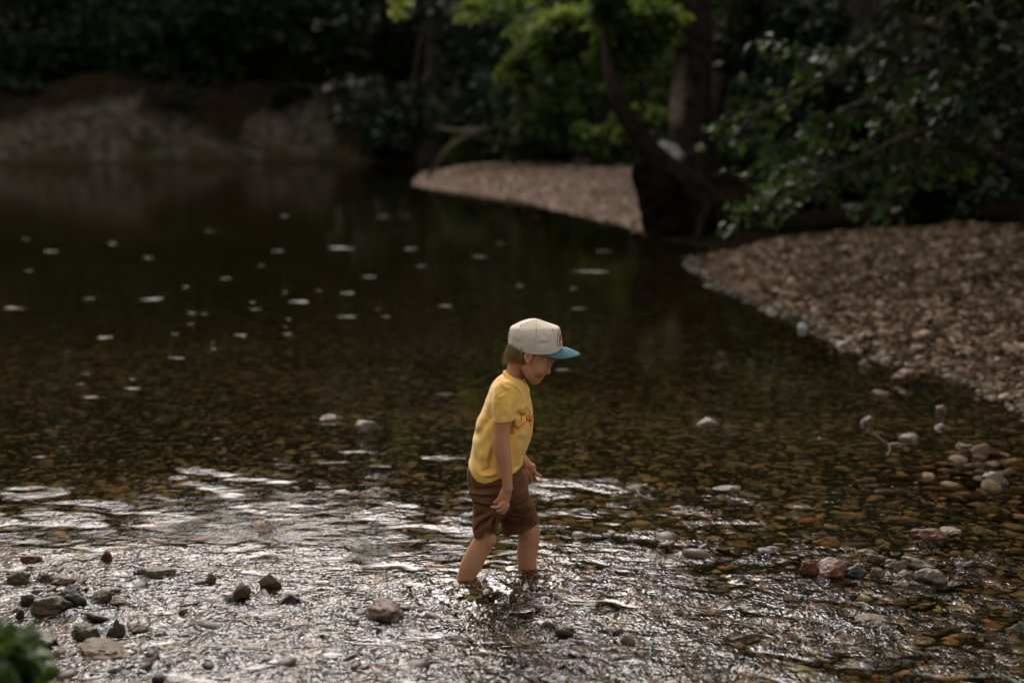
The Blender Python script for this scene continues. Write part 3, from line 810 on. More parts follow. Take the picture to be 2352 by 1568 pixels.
def crown_pts(rng, blobs, n, shell=.55):
    """points clumped into sub-blobs through ellipsoids [(cx,cy,cz,rx,ry,rz,weight)]"""
    w = np.array([b[6] for b in blobs], float); w /= w.sum()
    out, dirs, tn = [], [], []
    for b_, k in zip(blobs, (w * n).astype(int)):
        c = np.array(b_[:3]); R = np.array(b_[3:6])
        nc = max(6, int(k / 90))
        d = rng.normal(0, 1, (nc, 3)); d /= np.linalg.norm(d, axis=1)[:, None]
        cc = c + d * R * (rng.uniform(shell, 1.0, nc) ** .6)[:, None]
        which = rng.integers(0, nc, k)
        cr = np.array([1, 1, .38]) * (R.mean() * .30)
        g = rng.normal(0, 1, (k, 3)) * cr * .55
        g[:, 2] -= .25 * (np.hypot(g[:, 0], g[:, 1])) ** 1.0
        out.append(cc[which] + g); dd = g.copy(); dd[:, 2] *= .3; dirs.append(dd / (np.linalg.norm(dd, axis=1)[:, None] + 1e-6) + d[which] * .4)
        tn.append(np.clip(rng.random(nc)[which] * .6 + rng.random(k) * .5 - .05, 0, 1))
    return np.concatenate(out), np.concatenate(dirs), np.concatenate(tn)

def limb_paths(base, top, r0, r1, limbs, rng, n=14, wob=.12):
    base = np.array(base, float); top = np.array(top, float)
    mid = (base + top) / 2 + rng.normal(0, wob, 3) * [1, 1, 0]
    pts = spline([base, mid, top], n)
    rad = np.linspace(r0, r1, n); rad[0] *= 1.5; rad[1] *= 1.15
    paths = [(pts, rad)]
    for t, end, rr in limbs:
        k = int(t * (n - 1)); s = pts[k]; end = np.array(end, float)
        m1 = s * .6 + end * .4 + [0, 0, .12 * np.linalg.norm(end - s)]
        paths.append((spline([s, m1, end], 9), np.linspace(rr, rr * .25, 9)))
    return paths

def tree(name, label, base, top, r0, blobs, n, size, mat, seed, bark=m_bark, group=None, cat='tree', r1=None, shell=.55, nl=7, sides=10, droop=.5):
    rng = np.random.default_rng(seed)
    t = empty(name, base, label, cat, group)
    limbs = []
    for k in range(nl):
        b_ = blobs[k % len(blobs)]
        e = np.array(b_[:3]) + rng.normal(0, .5, 3) * np.array(b_[3:6]) * .7
        limbs.append((rng.uniform(.45, .95), e, r0 * .32))
    V, F = tube(limb_paths(base, top, r0, r1 or r0 * .35, limbs, rng), sides)
    mesh_np('trunk', V, F, bark, t)
    C, D, tn = crown_pts(rng, blobs, n, shell)
    V, F, at = leaves(C, D, size, rng, tn, droop)
    mesh_np('crown', V, F, mat, t, smooth=False, attrs={'tone': ('POINT', at)})
    return t

def spray(paths, n_per_m, size, rng, spread=.10):
    """leaves set along thin branch paths"""
    Cs, Ds = [], []
    for pts, _ in paths:
        seg = np.linalg.norm(np.diff(pts, axis=0), axis=1).sum(); k = max(4, int(seg * n_per_m))
        t = rng.random(k) ** .8 * (len(pts) - 1.001); i = t.astype(int); f = (t - i)[:, None]
        p = pts[i] * (1 - f) + pts[i + 1] * f; tg = pts[i + 1] - pts[i]; tg /= np.linalg.norm(tg, axis=1)[:, None]
        side = np.cross(tg, [0, 0, 1.0]) * rng.choice([-1, 1], k)[:, None]
        Cs.append(p + rng.normal(0, spread, (k, 3)) * [1, 1, .55]); Ds.append(tg * .6 + side)
    return np.concatenate(Cs), np.concatenate(Ds)

def gz(x, y): return float(ground_z(np.array([x]), np.array([y]))[0])

# -- the tall tree with the painted sunlit patch, middle right
by = 16.2; bz = 0.75
bp_ = P(1592, 400, by)
top_ = P(1605, -60, by) + np.array([.1, .3, 4])
tall = empty('tall_tree', (bp_[0], by, bp_[2] - .1), 'tall thick trunked tree with a painted sunlit patch on its bark above the gravel bar', 'tree')
rng = np.random.default_rng(11)
pts = spline([P(1592, 415, by), P(1588, 330, by), P(1590, 200, by), P(1600, 0, by), P(1610, -300, by), P(1600, -900, by)], 40)
rad = np.interp(np.linspace(0, 1, 40), [0, .05, .12, .35, 1], [.46, .37, .33, .31, .14])
lim = [(spline([P(1600, 40, by), P(1480, -60, by - .5), P(1330, -80, by - 1)], 10), np.linspace(.10, .03, 10)),
       (spline([P(1605, -100, by), P(1700, -300, by - 1), P(1900, -420, by - 2)], 10), np.linspace(.14, .04, 10)),
       (spline([P(1605, -300, by), P(1450, -500, by - 1), P(1250, -600, by - 2)], 10), np.linspace(.14, .04, 10))]
V, F = tube([(pts, rad)] + lim, 16)
V += .02 * np.stack([pnoise(V[:, 2] * 3, V[:, 0] * 9, 1)] * 3, -1)
sun_patch = np.clip(1.6 * np.exp(-((V[:, 2] - P(0, 205, by)[2]) / .50) ** 4) * sstep(P(1590, 0, by)[0] - .06, P(1565, 0, by)[0] - .02, V[:, 0]) + .5 * pnoise(V[:, 2] * 3, V[:, 0] * 5 + V[:, 1] * 5, 9) - .3, 0, 1)  # mask for the sunlight painted on the trunk's left side
m_sun_bark, nt, b = nmat('bark_sun_patch', .9, .1)
at = nt.nodes.new('ShaderNodeAttribute'); at.attribute_name = 'bare'  # this attribute carries the painted sunlight, not stripped bark
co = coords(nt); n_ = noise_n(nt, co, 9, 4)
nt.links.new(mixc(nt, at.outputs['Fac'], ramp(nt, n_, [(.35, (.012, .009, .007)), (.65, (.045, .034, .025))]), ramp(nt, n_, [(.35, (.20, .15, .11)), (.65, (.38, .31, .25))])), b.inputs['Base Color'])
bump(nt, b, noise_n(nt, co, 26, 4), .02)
mesh_np('trunk', V, F, m_sun_bark, tall, attrs={'bare': ('POINT', sun_patch)})  # 'bare' holds the painted sunlight mask
# bright crown of the tall tree, seen top centre: layered boughs
def pb(u, v, y, ru, rv, ry, w):
    p = P(u, v, y); s = (y - CAM_Y) / FPX
    return (p[0], p[1], p[2], ru * s, ry, rv * s, w)
C, D, tn = crown_pts(rng, [pb(1300, 70, 16.5, 95, 50, 1.0, 3.6), pb(1440, 60, 15.8, 110, 65, 1.2, 5), pb(1420, 135, 15.6, 70, 26, .6, 1.8), pb(1260, 105, 16.2, 45, 32, .5, 1.1), pb(1185, 160, 16.6, 38, 26, .4, .8),
                           pb(1150, 20, 18, 80, 50, 1.0, .8), pb(1480, 260, 19, 60, 20, .6, .45), pb(1390, 300, 20, 70, 24, .6, .4),
                           pb(1720, -400, 19.5, 300, 120, 2.0, 4), pb(1600, -850, 19.5, 460, 220, 2.8, 5), pb(1350, -250, 25, 220, 110, 1.4, 4)], 31000, .25)
V, F, at = leaves(C, D, .13, rng, tn)
mesh_np('crown', V, F, m_leaf_bright, tall, smooth=False, attrs={'tone': ('POINT', at)})

# -- dark leaning tree on its undercut root mass
ly = 13.2
lean = empty('leaning_tree', tuple(P(1640, 520, ly)), 'dark leaning tree growing out of the undercut root mass beside the gravel bar', 'tree')
pts = spline([P(1720, 545, ly), P(1630, 468, ly), P(1545, 400, ly), P(1475, 325, ly), P(1425, 245, ly), P(1400, 170, ly + .2), P(1392, 110, ly + .5), P(1390, 60, ly + .9)], 36)
rad = np.interp(np.linspace(0, 1, 36), [0, .2, .45, .7, 1], [.26, .20, .13, .08, .03])
rts = []
for k, (u, v) in enumerate([(1600, 556), (1700, 560), (1760, 540)]):
    rts.append((spline([P(1660, 470, ly), P((1650 + u) / 2, 480 + 4 * k, ly - .2), P(u, v, ly - .5)], 9), np.linspace(.14, .04, 9)))
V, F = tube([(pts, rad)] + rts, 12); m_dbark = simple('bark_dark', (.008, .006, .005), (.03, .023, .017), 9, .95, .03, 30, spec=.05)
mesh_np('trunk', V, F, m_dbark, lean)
rlo = P(1400, 600, ly) - [0, 1.6, .2]; rhi = P(1800, 340, ly) + [0, 2.2, .2]
R_ = Vol(rlo, rhi, .035); R_.F[:] = .5
k_ = (ly - CAM_Y) / FPX
for (p_, q_, r0_, r1_) in (((1476, 412), (1512, 530), 26, 24), ((1500, 412), (1545, 530), 26, 34), ((1540, 440), (1585, 535), 32, 38), ((1590, 485), (1640, 540), 34, 36), ((1640, 520), (1720, 548), 30, 26), ((1470, 396), (1530, 420), 15, 26)):
    for dy in (0, .55, 1.1): R_.cone(P(*p_, ly + dy), P(*q_, ly + dy * .8), r0_ * k_, r1_ * k_, .06)
V, F0 = R_.mesh(1)
V += np.array([mnoise.noise_vector(Vector(q) * 2.2) * .12 + mnoise.noise_vector(Vector(q) * 7) * .05 for q in V])
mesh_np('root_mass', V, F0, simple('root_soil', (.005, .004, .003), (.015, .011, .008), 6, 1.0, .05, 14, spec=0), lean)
C, D, tn = crown_pts(rng, [pb(1390, 40, ly + 1.2, 60, 40, .6, 1), pb(1400, -60, ly + 1, 120, 60, .8, 2)], 1500, .3)
V, F, at = leaves(C, D, .14, rng, tn); mesh_np('crown', V, F, m_leaf_mid, lean, smooth=False, attrs={'tone': ('POINT', at)})

# -- broadleaf boughs hanging over the right gravel bank
def bough_tree(name, label, base, y, r0, bnch, seed, mat, size=.115, dens=60, extra=None, nx=6000, topuv=(2300, -900)):
    rng = np.random.default_rng(seed)
    t = empty(name, base, label, 'tree')
    tp = P(*topuv, y)
    pts = spline([base, (np.array(base) + tp) / 2 + [.2, .1, 0], tp], 24)
    paths = [(pts, np.linspace(r0, r0 * .4, 24))]
    twigs = []
    for pl, yy in bnch:
        w = [P(u, v, yy + rng.normal(0, .15)) for u, v in pl]
        k = int(np.clip(np.argmin(np.linalg.norm(pts - w[0] - [0, 0, -.5], axis=1)), 2, 22))
        br = spline([pts[k]] + w, 22)
        paths.append((br, np.linspace(r0 * .22, .008, 22)))
        for q in range(6, 22, 1):                                  # side twigs drooping from the branch
            e = br[q] + rng.normal(0, .22, 3) * [1, 1, .3] + [0, 0, -.10 - .15 * rng.random()]
            twigs.append((spline([br[q], (br[q] + e) / 2 + [0, 0, .05], e], 5), np.linspace(.008, .003, 5)))
    V, F = tube(paths, 10); mesh_np('trunk', V, F, m_bark, t)
    V, F = tube(twigs, 4); mesh_np('twig', V, F, m_bark, t)
    C, D = spray(twigs + [(p[0][10:], 0) for p in paths[1:]], dens, size, rng, .07)
    cl = pnoise(C[:, 0] * 1.6 + 5, C[:, 2] * 2.2 + C[:, 1], seed) * .5
    V, F, at = leaves(C, D, size, rng, np.clip(.45 + cl + rng.normal(0, .2, len(C)), 0, 1), .8)
    if extra:
        C, D, tn = crown_pts(rng, extra, nx, .2)
        V2, F2, a2 = leaves(C, D, size * 1.3, rng, tn * .7)
        F = np.concatenate([F, F2 + len(V)]); V = np.concatenate([V, V2]); at = np.concatenate([at, a2])
    mesh_np('crown', V, F, mat, t, smooth=False, attrs={'tone': ('POINT', at)})
    return t
bA = (5.6, 9.6, gz(5.6, 9.6))
bough_tree('broadleaf_tree', 'broadleaf tree whose lit boughs hang lowest over the right gravel bank', bA, 9.5, .22, [
    ([(2100, 60), (1900, 180), (1760, 250), (1640, 290)], 8.6), ([(2150, 160), (1990, 230), (1850, 300), (1790, 345)], 8.4),
    ([(2150, 300), (1950, 380), (1830, 420), (1705, 470)], 8.2), ([(2050, 120), (1880, 120), (1740, 100)], 8.8),
    ([(2200, 330), (2080, 400), (2020, 470)], 8.0), ([(2250, 100), (2150, 200), (2080, 250)], 7.6), ([(2300, 200), (2200, 300), (2150, 380)], 7.9), ([(2000, 260), (1900, 330), (1850, 460)], 8.5)],
    21, m_leaf_mid, .12, 24, [pb(2000, -250, 9, 300, 90, 1.5, 1), pb(2500, -150, 9.5, 200, 160, 1.5, 1)], 2200)
bB = (6.6, 7.6, gz(6.6, 7.6))
bough_tree('broadleaf_tree', 'broadleaf tree filling the top right corner with dim leaves', bB, 7.6, .2, [
    ([(2500, -100), (2350, 20), (2200, 60), (2080, 140)], 7.2), ([(2500, 40), (2380, 130), (2280, 190), (2180, 250)], 7.0),
    ([(2480, -40), (2250, -20), (2050, 20)], 7.3), ([(2500, 200), (2400, 260), (2330, 330)], 7.2)],
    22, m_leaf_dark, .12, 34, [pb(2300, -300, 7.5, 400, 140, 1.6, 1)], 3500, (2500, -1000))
bC = (3.2, 19.5, gz(3.2, 19.5))
bough_tree('broadleaf_tree', 'dim broadleaf tree with fine foliage right of the tall trunk', bC, 18.5, .2, [
    ([(1700, -60), (1690, 60), (1650, 120)], 17), ([(1800, -20), (1780, 100), (1760, 180)], 16), ([(1850, 0), (1860, 120), (1900, 200)], 15.5)],
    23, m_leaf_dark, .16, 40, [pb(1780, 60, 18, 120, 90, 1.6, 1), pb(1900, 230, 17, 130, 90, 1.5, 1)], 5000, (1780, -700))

# -- woods: individual dark trees beyond the water
def wood(x, y, h, r, seed, lab, mat=m_leaf_dark, n=3600, size=.36, low=.8):
    z = gz(x, y)
    blobs = [(x, y, z + low + (h - low) * .28, r, r * .8, (h - low) * .30, 1.2), (x + .3 * r, y - .4 * r, z + low + (h - low) * .12, r * .8, r * .7, (h - low) * .16, .8),
             (x - .3 * r, y, z + h * .68, r * .85, r * .8, h * .24, 1), (x, y, z + h * .88, r * .5, r * .5, h * .14, .4)]
    tree('woodland_tree', lab, (x, y, z - .1), (x + .3, y, z + h * .85), .16 + h * .012, blobs, n, size, mat, seed, group='trees of the dark wood across the water', nl=6, sides=8)
ORD = ['leftmost', 'second from the left', 'third from the left', 'fourth from the left', 'fifth from the left', 'sixth from the left', 'seventh from the left', 'eighth from the left', 'rightmost']
def row(lst, text, mat_of, **kw):
    global sd
    lst = sorted(lst)
    for i, (x, y, h, r) in enumerate(lst):
        o = 'rightmost' if i == len(lst) - 1 else ORD[i]
        wood(x, y, h, r, sd, 'dark tree, %s of those %s' % (o, text), mat_of(x, y), **kw); sd += 1
sd = 300
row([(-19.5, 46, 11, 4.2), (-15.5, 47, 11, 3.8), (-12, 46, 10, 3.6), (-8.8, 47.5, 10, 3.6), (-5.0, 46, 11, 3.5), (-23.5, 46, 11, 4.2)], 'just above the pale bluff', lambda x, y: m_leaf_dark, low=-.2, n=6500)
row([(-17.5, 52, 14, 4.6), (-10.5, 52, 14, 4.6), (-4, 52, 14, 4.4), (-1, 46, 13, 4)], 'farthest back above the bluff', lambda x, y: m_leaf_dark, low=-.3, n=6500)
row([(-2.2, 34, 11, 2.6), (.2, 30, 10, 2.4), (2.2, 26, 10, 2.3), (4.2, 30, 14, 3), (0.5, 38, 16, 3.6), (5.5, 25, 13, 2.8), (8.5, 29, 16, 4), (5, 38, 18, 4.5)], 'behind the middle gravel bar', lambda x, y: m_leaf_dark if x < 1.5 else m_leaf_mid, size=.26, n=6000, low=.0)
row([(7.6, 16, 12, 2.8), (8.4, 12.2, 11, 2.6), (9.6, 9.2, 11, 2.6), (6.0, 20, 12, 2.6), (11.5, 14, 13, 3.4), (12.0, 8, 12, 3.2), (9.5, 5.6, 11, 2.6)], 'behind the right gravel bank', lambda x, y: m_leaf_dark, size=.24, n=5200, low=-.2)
# -- unseen trees added to block sky light, beside and behind the viewer
def over(x, y, h, rx, ry, zc, lab, seed, n=3500, cx=0, cy_=0, rz=1.6):
    z = gz(x, y)
    blobs = [(x + cx, y + cy_, zc, rx, ry, rz, 1), (x + cx * .5, y + cy_ * .5, zc + 1.5, rx * .8, ry * .8, rz, .8)]
    tree('sky_blocking_tree', lab, (x, y, z - .1), (x + cx * .4, y + cy_ * .4, zc + 1), .3, blobs, n, .34, m_leaf_mid, seed, nl=8, shell=.1)
over(8.5, 2.5, 12, 5, 5, 9.5, 'unseen tree added to block sky light over the stream from the right bank', 401, 5200, -3.2, 1)
over(5, -12, 10, 5, 3.5, 4.6, 'unseen light-blocking tree added behind the viewer, right of the pair', 402, 9000, 0, 0, 4)
over(-4.5, -12.5, 10, 5.5, 3.5, 4.6, 'unseen light-blocking tree added behind the viewer, left of the pair', 403, 9000, 0, 0, 4)
over(-12, -2, 10, 4, 6, 4.5, 'unseen light-blocking tree added on the left bank outside the view', 404, 7000, 1, 0, 4)

# -- fallen branches at the far end of the pool
fb = [(spline([G(985, 405, .1), P(1040, 330, 24), P(1150, 285, 25)], 9), np.linspace(.05, .02, 9))]
V, F = tube(fb, 7); tag(mesh_np('fallen_branch', V, F, m_bark_pale), 'pale bare branch slanting up at the left tip of the middle gravel bar', 'branch')
fb = [(spline([P(1000, 290, 27), P(1050, 300, 26.5), P(1120, 296, 26)], 9), np.linspace(.03, .05, 9))]
V, F = tube(fb, 7); tag(mesh_np('fallen_branch', V, F, m_bark_pale), 'short bare branch lying level above the slanting branch', 'branch')
# bright sprig top centre
sp = [(spline([P(860, -80, 15), P(900, -20, 15), P(915, 30, 15)], 8), np.linspace(.02, .006, 8)), (spline([P(900, -20, 15), P(935, -8, 15), P(950, 10, 15)], 6), np.linspace(.01, .004, 6))]
t = empty('hanging_branch', tuple(P(860, -80, 15)), 'yellow green leafy branch tip hanging into the top of the view', 'branch')
V, F = tube(sp, 6); mesh_np('twig', V, F, m_bark, t)
C, D = spray(sp, 70, .12, rng, .06); V, F, at = leaves(C, D, .13, rng, rng.uniform(.6, 1, len(C)), .8); mesh_np('foliage', V, F, m_leaf_bright, t, smooth=False, attrs={'tone': ('POINT', at)})
# out of focus plant in the near left corner
pl = P(20, 1600, -2.3)
t = empty('waterside_plant', (pl[0], -2.3, -.05), 'blurred green leafy plant in the bottom left corner close to the camera', 'plant')
st_, C = [], []
for k in range(16):
    e = P(rng.uniform(-60, 70), rng.uniform(1490, 1580), -2.3 + rng.normal(0, .08))
    st_.append((spline([(pl[0] + rng.normal(0, .05), -2.3 + rng.normal(0, .05), -.05), (e + pl) / 2 + rng.normal(0, .02, 3), e], 7), np.linspace(.005, .002, 7)))
V, F = tube(st_, 5); mesh_np('stem', V, F, m_leaf_mid, t)
C, D = spray(st_, 120, .04, rng, .02); V, F, at = leaves(C, D, .05, rng, rng.random(len(C)), .2); mesh_np('foliage', V, F, m_leaf_mid, t, smooth=False, attrs={'tone': ('POINT', at)})

# bushes growing on the bluff at the water's edge
def bush(u, v, y, w, h, n, seed, lab, mat=m_leaf_dark, size=.2):
    rng = np.random.default_rng(seed); p = P(u, v, y); k = (y - CAM_Y) / FPX; W, H_ = w * k, h * k
    t = empty('bush', tuple(p), lab, 'bush')
    st = [(spline([p + rng.normal(0, .05, 3) * [1, 1, 0], p + [rng.normal(0, W * .25), rng.normal(0, .2), H_ * rng.uniform(.5, .95)]], 5), np.linspace(.02, .006, 5)) for _ in range(9)]
    V, F = tube(st, 5); mesh_np('stem', V, F, m_bark, t)
    C, D, tn = crown_pts(rng, [(p[0], p[1], p[2] + H_ * .5, W * .5, W * .4, H_ * .5, 1)], n, .1)
    V, F, at = leaves(C, D, size, rng, tn); mesh_np('foliage', V, F, mat, t, smooth=False, attrs={'tone': ('POINT', at)})
bush(880, 372, 36, 120, 150, 2200, 604, 'large dark bush at the far end of the pool')
bush(1090, 375, 27, 150, 70, 2200, 605, 'green bush behind the left tip of the middle gravel bar', m_leaf_mid, .11)
bush(1250, 368, 26, 170, 50, 2000, 606, 'low dark bush behind the middle gravel bar', m_leaf_dark, .14)
bush(1850, 470, 12.5, 260, 90, 3000, 607, 'dark bush in the shade at the back of the right gravel bank', m_leaf_dark, .11)
bush(2150, 480, 12.2, 320, 110, 3500, 608, 'wide dark bush under the boughs behind the right gravel bank', m_leaf_dark, .11)

def gbush(u, y, w, h, n, seed, lab, mat=m_leaf_dark, size=.2):
    x = P(u, 0, y)[0]; z = gz(x, y); v = 784 - (math.tan(math.atan2(z - CAM_Z, y - CAM_Y) + PITCH) * FPX)
    bush(u, v + 6, y, w, h, n, seed, lab, mat, size)
for i, (u, y, w, h) in enumerate([(-30, 39.5, 240, 190), (120, 40.5, 220, 200), (255, 41, 210, 190), (380, 39.5, 200, 170), (500, 39.5, 200, 170), (600, 41, 160, 190), (730, 40.5, 200, 210)]):
    gbush(u, y, w, h, 2600, 620 + i, 'dark bush on top of the pale bluff, %s of seven' % (ORD[i] if i < 6 else 'rightmost'), m_leaf_dark, .26)
for i, (u, y, w, h) in enumerate([(420, 37.6, 150, 60), (60, 37.8, 130, 50), (660, 38.6, 110, 60)]):
    gbush(u, y, w, h, 700, 640 + i, ['low dark shrub hanging over the middle of the bluff face', 'low dark shrub above the left part of the bluff face', 'low dark shrub above the right end of the bluff face'][i], m_leaf_dark, .18)
# ---------------------------------------------------------------- the boy
PXM = 1.0 / 628.0
c1 = lambda u, v: (1004.9 + u * .26377, 706.3 + v * .26377)      # enlarged crops -> photo px
c2 = lambda u, v: (1004.9 + u * .24538, 1022.1 + v * .24538)
c3 = lambda u, v: (1102.5 + u * .10254, 1033.6 + v * .10254)
c7 = lambda u, v: (1119.7 + u * .12817, 717.8 + v * .12817)
def pr(u, v, y, r): return (P(u, v, y), r * PXM)

boy = empty('person', (0.0, 0.0, 0.0), 'child in yellow T-shirt, brown shorts and cream cap wading right with head bowed', 'person')

# -- body
lo = P(1020, 1440, 0) - [0, .21, .03]; hi = P(1300, 725, 0) + [0, .21, .02]
B = Vol(lo, hi, .0026)
SH = [(862, 1150, 1197, 0, .050), (872, 1139, 1206, 0, .072), (885, 1130, 1211, 0, .100), (900, 1123, 1215, 0, .114), (917, 1116, 1219.5, 0, .118), (943, 1107, 1223.5, 0, .117),
      (970, 1096.5, 1225, 0, .116), (1000, 1087.5, 1221, 0, .116), (1022, 1084.5, 1213.5, 0, .116), (1049, 1080, 1203.5, 0, .118), (1068, 1073, 1200, 0, .121), (1084, 1073, 1200, 0, .121), (1096, 1076, 1198, 0, .118), (1112, 1084, 1194, 0, .112)]
B.loft([t for t in SH[1:-1]], shrink=.013, k=.02)
B.loft([(1085, 1084, 1188, 0, .092), (1110, 1088, 1190, 0, .094), (1140, 1096, 1184, 0, .085), (1156, 1106, 1166, 0, .060)], k=.02)
B.chain([pr(1190, 832, 0, 21), pr(1181, 862, 0, 20.5), pr(1174, 886, 0, 25), pr(1170, 905, 0, 30)], k=.016)
# head: skull, face, jaw
B.ell(P(1226, 795, 0), (.082, .070, .084), 0, .01)
B.ell(P(1233, 835, 0), (.047, .056, .054), .2, .016)
B.ell(P(1251, 822, 0), (.033, .050, .030), 0, .014)
for s in (-1, 1):
    B.chain([pr(1206, 846, s * .050, 8), pr(1216, 862, s * .038, 9), pr(1229, 873, s * .014, 8.5)], k=.018)
    B.ell(P(1237, 847, s * .036), (.024, .017, .022), 0, .014)          # cheek
B.ell(P(1229, 872.5, 0), (.018, .018, .0155), 0, .012)                   # chin
B.ell(P(1236.5, 861, 0), (.019, .024, .018), -.6, .012)                    # muzzle
B.chain([pr(1264, 830, 0, 4.6), pr(1261.5, 840, 0, 3.4), pr(1261.6, 849, 0, 3.4), pr(1261.2, 855, 0, 4.0)], k=.007)
for s in (-1, 1):
    B.chain([pr(1269, 826, s * .008, 5), pr(1265, 825, s * .026, 5.5), pr(1256, 826, s * .044, 5)], k=.010)   # brow
    B.ell(P(1265, 837.5, s * .027), (.0110, .0135, .0085), .3, .006, 'cut')
    B.ell(P(1254.8, 838, s * .028), (.0125, .0125, .0100), 0, .002)    # lowered eyelid
    B.ell(P(1259, 856.5, s * .009), (.0058, .0048, .0050), 0, .004)      # nostril wing
    B.ell(P(1261, 859.2, s * .0050), (.0022, .0018, .0020), 0, .001, 'cut')
    # ear: rim, lobe, bowl
    ys = s * .073
    rim = [(1211, 832.5), (1206.5, 826), (1205, 818), (1209, 812.5), (1216, 811), (1220.5, 815), (1219.5, 822)]
    rim = [P(u, v, ys + s * (.009 - .0011 * i)) for i, (u, v) in enumerate(rim)]
    B.ell(P(1213, 821, ys - s * .003), (.012, .0065, .016), .15, .004)
    B.ell(P(1213.2, 822, ys + s * .007), (.0065, .007, .0095), .1, .003, 'cut')
    for p, q in zip(rim[:-1], rim[1:]): B.cone(p, q, .0032, .0032, .002)
    B.ell(P(1212, 832, ys + s * .001), (.0058, .0045, .0062), 0, .004)
    B.cone(P(1216, 826, ys + s * .003), P(1219, 821, ys), .003, .0025, .002)
B.chain([pr(1249.8 - abs(s_) * 260, 860.2, s_, 2.5) for s_ in (-.016, -.008, 0, .008, .016)], k=.003)  # upper lip
B.chain([pr(1245.6 - abs(s_) * 260, 867, s_, 2.8) for s_ in (-.014, -.007, 0, .007, .014)], k=.003)    # lower lip
B.cone(P(1249, 863.4, -.019), P(1249, 863.4, .019), .0014, .0014, .0015, 'cut')
B.cone(P(1244, 863.6, -.021), P(1250, 863.4, -.010), .0016, .0014, .0015, 'cut')
B.cone(P(1244, 863.6, .021), P(1250, 863.4, .010), .0016, .0014, .0015, 'cut')
# arms
nearA = [pr(1163, 905, -.098, 25), pr(1158, 935, -.118, 22), pr(1155.5, 965, -.128, 20), pr(1153, 995, -.134, 18), pr(1151, 1015, -.137, 18.2), pr(1154, 1035, -.139, 18), pr(1158, 1058, -.141, 16.5),
         pr(1162.5, 1085, -.142, 13.6), pr(1165.5, 1110, -.142, 11.6), pr(1165.5, 1121, -.142, 11.4)]
B.chain(nearA, k=.012)
B.chain([pr(1163, 905, .098, 25), pr(1165, 965, .125, 20), pr(1170, 1010, .13, 18), pr(1186, 1035, .125, 15.5), pr(1204, 1060, .112, 11.5)], k=.012)
# near hand: back of the hand to the camera, thumb and forefinger pinching the cloth behind
def pc(u, v, y, r): return pr(*c3(u, v), y, r)
B.cone(P(1165, 1122, -.141), P(1160, 1136, -.141), .0165, .0175, .010, sq=1.25)
B.cone(P(1160, 1136, -.141), P(1154.5, 1157, -.140), .0185, .0185, .010, sq=1.5)
B.cone(P(1164, 1136, -.139), P(1160, 1160, -.134), .013, .012, .010, sq=1.3)
B.chain([pc(515, 1180, -.150, 5.0), pc(430, 1262, -.151, 4.6), pc(345, 1280, -.148, 4.2), pc(262, 1268, -.142, 3.5)], k=.003)         # forefinger
B.chain([pc(500, 930, -.145, 6.0), pc(430, 1080, -.143, 4.8), pc(375, 1140, -.140, 4.4), pc(322, 1172, -.137, 3.6)], k=.004)       # thumb
B.chain([pc(545, 1230, -.146, 5.0), pc(470, 1345, -.147, 4.6), pc(385, 1345, -.141, 4.2), pc(345, 1225, -.134, 3.6)], k=.0025)     # middle
B.chain([pc(590, 1240, -.139, 5.0), pc(520, 1385, -.139, 4.6), pc(430, 1390, -.132, 4.2), pc(390, 1310, -.126, 3.5)], k=.0025)     # ring
B.chain([pc(625, 1230, -.131, 4.6), pc(570, 1350, -.130, 4.2), pc(490, 1375, -.124, 3.8), pc(450, 1310, -.120, 3.3)], k=.0025)     # little
# far hand: palm turned to the camera, fingers curled
B.cone(P(1205, 1061, .111), P(1213, 1075, .110), .0175, .0225, .010, sq=1.35)
B.cone(P(1213, 1074, .110), P(1214, 1085, .108), .0235, .0215, .008, sq=1.6)
B.ell(P(1222, 1073, .103), (.0125, .0105, .0165), -.6, .006)
B.ell(P(1206, 1083, .101), (.0080, .0070, .0140), 0, .006)
B.ell(P(1214, 1078, .092), (.0080, .0050, .0110), 0, .005, 'cut')
B.chain([pc(1190, 430, .104, 5.6), pc(1235, 500, .100, 4.6), pc(1300, 555, .098, 3.8), pc(1362, 572, .096, 3.1)], k=.005)           # thumb
for (u0, u1, vb, vt, r) in ((1205, 1236, 655, 580, 4.9), (1130, 1146, 695, 600, 4.8), (1052, 1055, 705, 590, 4.7), (975, 962, 680, 620, 4.2)):
    B.chain([pc(u0 - 4, 530, .112, r), pc(u0 + (u1 - u0) * .6, 600, .112, r), pc(u1, vb, .106, r * .96), pc(u1 - 2, vb - 30, .094, r * .92), pc(u1 - 8, vt + 12, .088, r * .8)], k=.0022)
# legs and feet
nearL = [pr(1128, 1125, -.050, 30), pr(1120, 1180, -.060, 26), pr(1116, 1215, -.066, 24.5), pr(1114, 1236, -.068, 25), pr(1106, 1252, -.068, 24.5), pr(1096, 1270, -.067, 25), pr(1083.5, 1294, -.066, 25), pr(1071.5, 1321, -.065, 21.5),
         pr(1059.5, 1348, -.064, 17), pr(1051, 1370, -.063, 14), pr(1046, 1388, -.063, 12), pr(1046, 1402, -.063, 13)]
B.chain(nearL, k=.014)
B.chain([pr(1044, 1406, -.063, 13), pr(1062, 1408, -.068, 12), pr(1082, 1414, -.074, 9), pr(1094, 1417, -.076, 6.5)], k=.010)
B.ell(P(1126, 1238, -.078), (.018, .022, .022), 0, .012)
farL = [pr(1155, 1125, .060, 22), pr(1189, 1172, .068, 21), pr(1211, 1208, .061, 25), pr(1216.5, 1222, .06, 25), pr(1214.5, 1243, .062, 24.5), pr(1211, 1267, .065, 25), pr(1210.5, 1292, .067, 23), pr(1212.5, 1316, .069, 18.8),
        pr(1216, 1334, .07, 14.8), pr(1217, 1356, .07, 11.5), pr(1214, 1378, .07, 12.5)]
B.chain(farL, k=.014)
